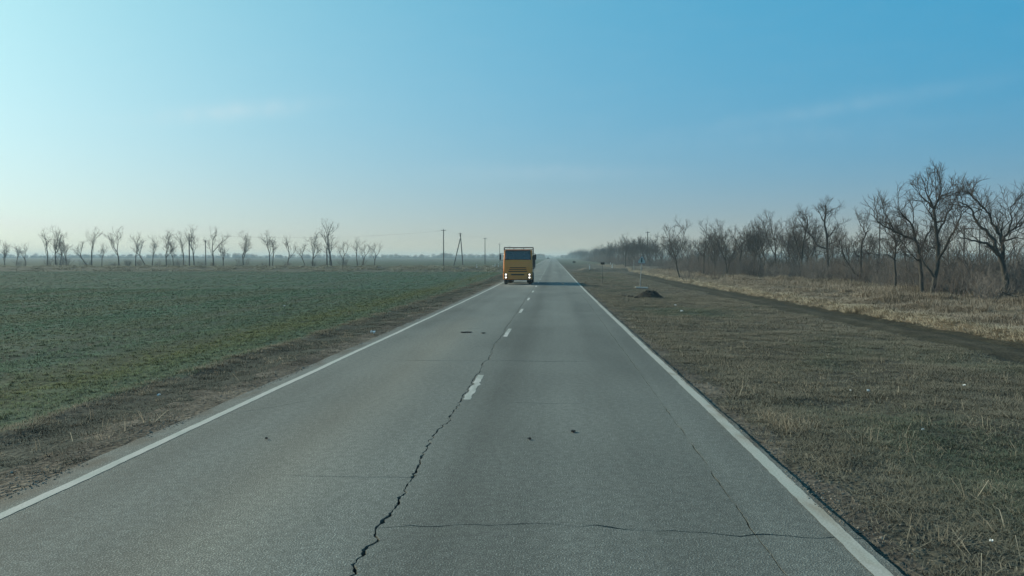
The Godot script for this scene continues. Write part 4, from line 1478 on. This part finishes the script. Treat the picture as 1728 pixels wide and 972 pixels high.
	for q in bs:
		var kk := rng.randi() % 5
		var t: Node3D
		if firstb[kk] == null:
			t = put(bushes[kk], "bare_shrub", M.brush if kk % 2 == 0 else M.brush_brown)
			firstb[kk] = t
		else:
			t = copy_of(firstb[kk], "bare_shrub")
		t.position = Vector3(q[0], ground_y(q[0], q[1]), -q[1])
		t.rotation.y = rng.randf() * TAU
		t.scale = Vector3.ONE * q[2]
		var near: bool = q[1] < 140.0
		if q[2] == 0.62: tag(t, "small forked shrub on the bank where the track bends", "shrub")
		elif q[2] == 0.42: tag(t, "smallest lone shrub standing in the dry grass", "shrub")
		else: tag(t, "leafless shrub in the undergrowth of the shelterbelt" if near else "leafless shrub at the foot of the distant shelterbelt", "shrub", "shrubs under the shelterbelt" if near else "shrubs under the distant shelterbelt")
	# shrubs between the trees of the row behind the wheat
	for q in [[-104.0, 152.0, 0.9], [-99.0, 156.0, 1.0], [-92.0, 154.0, 0.9], [-84.0, 155.0, 1.0], [-80.5, 153.0, 0.8], [-76.0, 158.0, 1.1], [-72.5, 153.0, 0.8], [-60.5, 154.0, 1.05], [-52.0, 155.0, 0.8], [-47.0, 156.0, 0.9], [-40.5, 154.0, 0.8], [-102.0, 158.0, 0.7], [-95.5, 153.0, 1.1], [-88.0, 157.0, 0.8], [-78.5, 156.0, 0.7], [-69.0, 155.0, 0.8], [-66.0, 153.0, 0.6], [-57.5, 157.0, 0.7], [-44.0, 153.0, 0.6], [-37.5, 156.0, 0.7]]:
		var t := copy_of(firstb[rng.randi() % 5], "bare_shrub")
		t.position = Vector3(q[0], ground_y(q[0], q[1]), -q[1])
		t.scale = Vector3.ONE * q[2]
		t.rotation.y = q[0]
		tag(t, "leafless shrub between the trees behind the wheat field", "shrub", "shrubs in the row behind the wheat")
	# dead branch lying on the bank
	rng.seed = 66
	var lines := [
		[0.04, [Vector2(-1.55, 0.12), Vector2(-1.0, 0.08), Vector2(-0.45, 0.12), Vector2(-0.05, 0.2), Vector2(0.08, 0.45), Vector2(0.2, 0.75)]],
		[0.035, [Vector2(0.2, 0.75), Vector2(0.25, 0.95)]], [0.035, [Vector2(0.2, 0.75), Vector2(0.5, 0.62), Vector2(0.75, 0.55), Vector2(1.0, 0.5)]],
		[0.025, [Vector2(0.5, 0.62), Vector2(0.8, 0.7)]], [0.025, [Vector2(0.9, 0.52), Vector2(1.15, 0.6), Vector2(1.4, 0.5)]], [0.025, [Vector2(-0.45, 0.12), Vector2(-0.7, 0.28)]]]
	var db := base("dead_branch", Vector3(19.4, ground_y(19.4, 36.2) + 0.02, -36.2))
	tag(db, "dead forked branch lying on the dry grass bank", "branch")
	for k in lines.size():
		var p := PackedVector3Array()
		for v in lines[k][1]: p.append(Vector3(v.x, v.y - 0.1, rng.randf_range(-0.06, 0.06)))
		var b := Bag.new()
		tube(b, p, taper(p.size(), lines[k][0], lines[k][0] * 0.35), 6, true)
		put(b.mesh(), "limb" if k == 0 else "twig", M.bark, db)
	# dark evergreen bush beside the far road
	var eb := Bag.new()
	rng.seed = 12
	for k in 900:
		var v := rand_dir() * Vector3(0.55, 0.36, 0.55) * pow(rng.randf(), 0.4) + Vector3(0, 0.4, 0)
		var u := rand_dir() * 0.16
		var w := rand_dir() * 0.16
		quad(eb, v - u, v - w, v + u, v + w)
	tag(put(eb.mesh(), "evergreen_bush", M.conifer, null, Vector3(7.9, ground_y(7.9, 300.0), -300.0)), "small dark bush beside the distant road", "bush")
	# woods along the horizon
	var mm := MultiMesh.new()
	mm.transform_format = MultiMesh.TRANSFORM_3D
	rng.seed = 51
	mm.mesh = far_tree()
	mm.instance_count = 2600
	for k in 2600:
		var x := rng.randf_range(-900.0, 900.0)
		var dd := rng.randf_range(900.0, 1450.0)
		if k % 2 == 0: dd = 860.0 + 40.0 * rng.randf() + x * x * 0.0002
		if k % 9 == 0:
			x = rng.randf_range(-160.0, 160.0)
			dd = rng.randf_range(1500.0, 1560.0)
		elif absf(x) < 9.0: x = 14.0 + absf(x)
		var s := rng.randf_range(0.3, 1.0) * (0.75 + 0.35 * n_big.get_noise_2d(x * 0.8, 3.0))
		mm.set_instance_transform(k, Transform3D(Basis(Vector3.UP, rng.randf() * TAU).scaled(Vector3(s * 1.3, s, s * 1.3)), Vector3(x, ground_y(x, dd) - 0.3, -dd)))
	var fw := MultiMeshInstance3D.new()
	fw.multimesh = mm
	fw.name = "distant_woodland"
	fw.material_override = M.far_wood
	add_child(fw)
	tag(fw, "low bluish band of distant woodland along the horizon", "woodland", "", "stuff")

func far_tree() -> ArrayMesh:
	rng.seed = 88
	var b := Bag.new()
	tube(b, PackedVector3Array([Vector3(0, -0.5, 0), Vector3(0, 4, 0)]), PackedFloat32Array([0.2, 0.1]), 4)
	for k in 260:
		var a := rand_dir() * Vector3(2.4, 2.6, 2.4) * pow(rng.randf(), 0.5) + Vector3(0, 4.2, 0)
		var up := (Vector3(a.x * 0.25, 1.0, a.z * 0.25) + rand_dir() * 0.5).normalized() * rng.randf_range(0.5, 1.1)
		tube(b, PackedVector3Array([a, a + up]), PackedFloat32Array([0.05, 0.03]), 3)
	for k in 160:
		var a := Vector3(rng.randf_range(-2.6, 2.6), rng.randf_range(0.0, 2.4), rng.randf_range(-2.6, 2.6))
		tube(b, PackedVector3Array([a, a + (Vector3.UP + rand_dir() * 0.6) * 0.8]), PackedFloat32Array([0.05, 0.03]), 3)
	return b.mesh()

# ------------------------------------------------------------------ sky
func sky_color(v: Vector3, sun: Vector3) -> Color:
	var el := rad_to_deg(asin(clampf(v.y, -1.0, 1.0)))
	var ang := rad_to_deg(acos(clampf(v.dot(sun), -1.0, 1.0)))
	var e := maxf(el, 0.0)
	# clear blue air, a dusty horizon and the pale glow round the sun
	var c := Color(0.004, 0.287, 0.55).lerp(Color(0.04, 0.20, 0.43), ss(20.0, 90.0, e))
	c += Color(0.36, -0.038, -0.44) * exp(-e / 4.0)
	c += (Color(0.184, 0.466, 0.084) + Color(2.45, 2.40, 2.19) * exp(-e / 20.0)) * exp(-ang / 26.0)
	# unseen sky opposite the sun: warm paleness added to redden light on the truck
	c += Color(0.17, 0.13, 0.09) * ss(88.0, 150.0, ang) * exp(-e / 24.0)
	# thin high wisps
	var az := rad_to_deg(atan2(v.x, -v.z))
	var w := 0.0
	for q in [[-21.8, 9.9, 4.6, 0.5, 0.15, 0.36], [-1.0, 6.2, 7.0, 0.5, 0.0, 0.13], [19.5, 10.0, 7.0, 0.4, 0.10, 0.14], [15.0, 8.3, 9.0, 0.7, 0.03, 0.05], [-60.0, 14.0, 8.0, 1.2, 0.1, 0.1], [60.0, 12.0, 9.0, 1.0, 0.05, 0.08]]:
		var dx: float = (az - q[0]) / q[2]
		var dy: float = (el - q[1] - (az - q[0]) * q[4]) / q[3]
		var f: float = n_mid.get_noise_2d(az * 14.0, el * 60.0) * 0.5 + 0.6
		w += q[5] * exp(-dx * dx - dy * dy) * f
	w += 0.02 * maxf(0.0, n_mid.get_noise_2d(az * 3.0, el * 22.0)) * ss(1.0, 8.0, e)
	c = c.lerp(Color(0.8, 0.85, 0.85), clampf(w, 0.0, 0.5))
	return Color(c.r / EXPOSURE, c.g / EXPOSURE, c.b / EXPOSURE)

func build_sky() -> Environment:
	var sun := Vector3(sin(deg_to_rad(SUN_AZ)) * cos(deg_to_rad(SUN_EL)), sin(deg_to_rad(SUN_EL)), -cos(deg_to_rad(SUN_AZ)) * cos(deg_to_rad(SUN_EL)))
	var w := 1024
	var h := 512
	var data := PackedFloat32Array()
	data.resize(w * h * 3)
	for j in h:
		var el := (0.5 - (j + 0.5) / h) * PI
		for i in w:
			var az := (i + 0.5) / w * TAU
			var v := Vector3(sin(az) * cos(el), sin(el), -cos(az) * cos(el))
			var c := sky_color(v, sun)
			if el < 0.0: c = Color(0.16, 0.18, 0.17)
			var at := (j * w + i) * 3
			data[at] = c.r
			data[at + 1] = c.g
			data[at + 2] = c.b
	var pm := PanoramaSkyMaterial.new()
	pm.panorama = ImageTexture.create_from_image(Image.create_from_data(w, h, false, Image.FORMAT_RGBF, data.to_byte_array()))
	var sk := Sky.new()
	sk.sky_material = pm
	var env := Environment.new()
	env.background_mode = Environment.BG_SKY
	env.sky = sk
	var l := DirectionalLight3D.new()
	l.name = "sun"
	l.light_energy = 1.55
	l.light_color = Color(1.0, 0.965, 0.86)
	l.light_angular_distance = 0.6
	l.shadow_enabled = true
	add_child(l)
	l.look_at_from_position(sun * 100.0, Vector3.ZERO)
	return env

func _ready() -> void:
	for q in [[n_fine, 3, 0.06, 3], [n_mid, 4, 0.05, 3], [n_big, 5, 0.02, 3], [n_crack, 6, 0.08, 3]]:
		q[0].seed = q[1]
		q[0].frequency = q[2]
		q[0].noise_type = FastNoiseLite.TYPE_SIMPLEX
		q[0].fractal_octaves = q[3]
	# camera: behind the windscreen of a van, 2.1 m above the right lane
	var cam := Camera3D.new()
	cam.name = "camera"
	cam.fov = 39.44
	cam.near = 0.1
	cam.far = 6000.0
	cam.position = Vector3(0, 2.1, 0)
	cam.rotation = Vector3(-0.0339, 0.0508, 0)
	add_child(cam)
	cam.current = true
	var env := build_sky()
	env.tonemap_mode = Environment.TONE_MAPPER_LINEAR
	env.tonemap_exposure = EXPOSURE
	env.fog_enabled = true
	env.fog_density = 0.0006
	env.fog_light_color = Color(0.80, 0.90, 0.94)
	env.sdfgi_enabled = true
	env.ssao_enabled = true
	env.ssil_enabled = true
	var we := WorldEnvironment.new()
	we.name = "environment"
	we.environment = env
	add_child(we)
	make_materials()
	build_ground()
	build_road()
	build_truck()
	build_far_car()
	build_signs()
	build_power()
	build_left_row()
	build_shelterbelt()
	build_grass()
	build_gravel()
	build_litter()
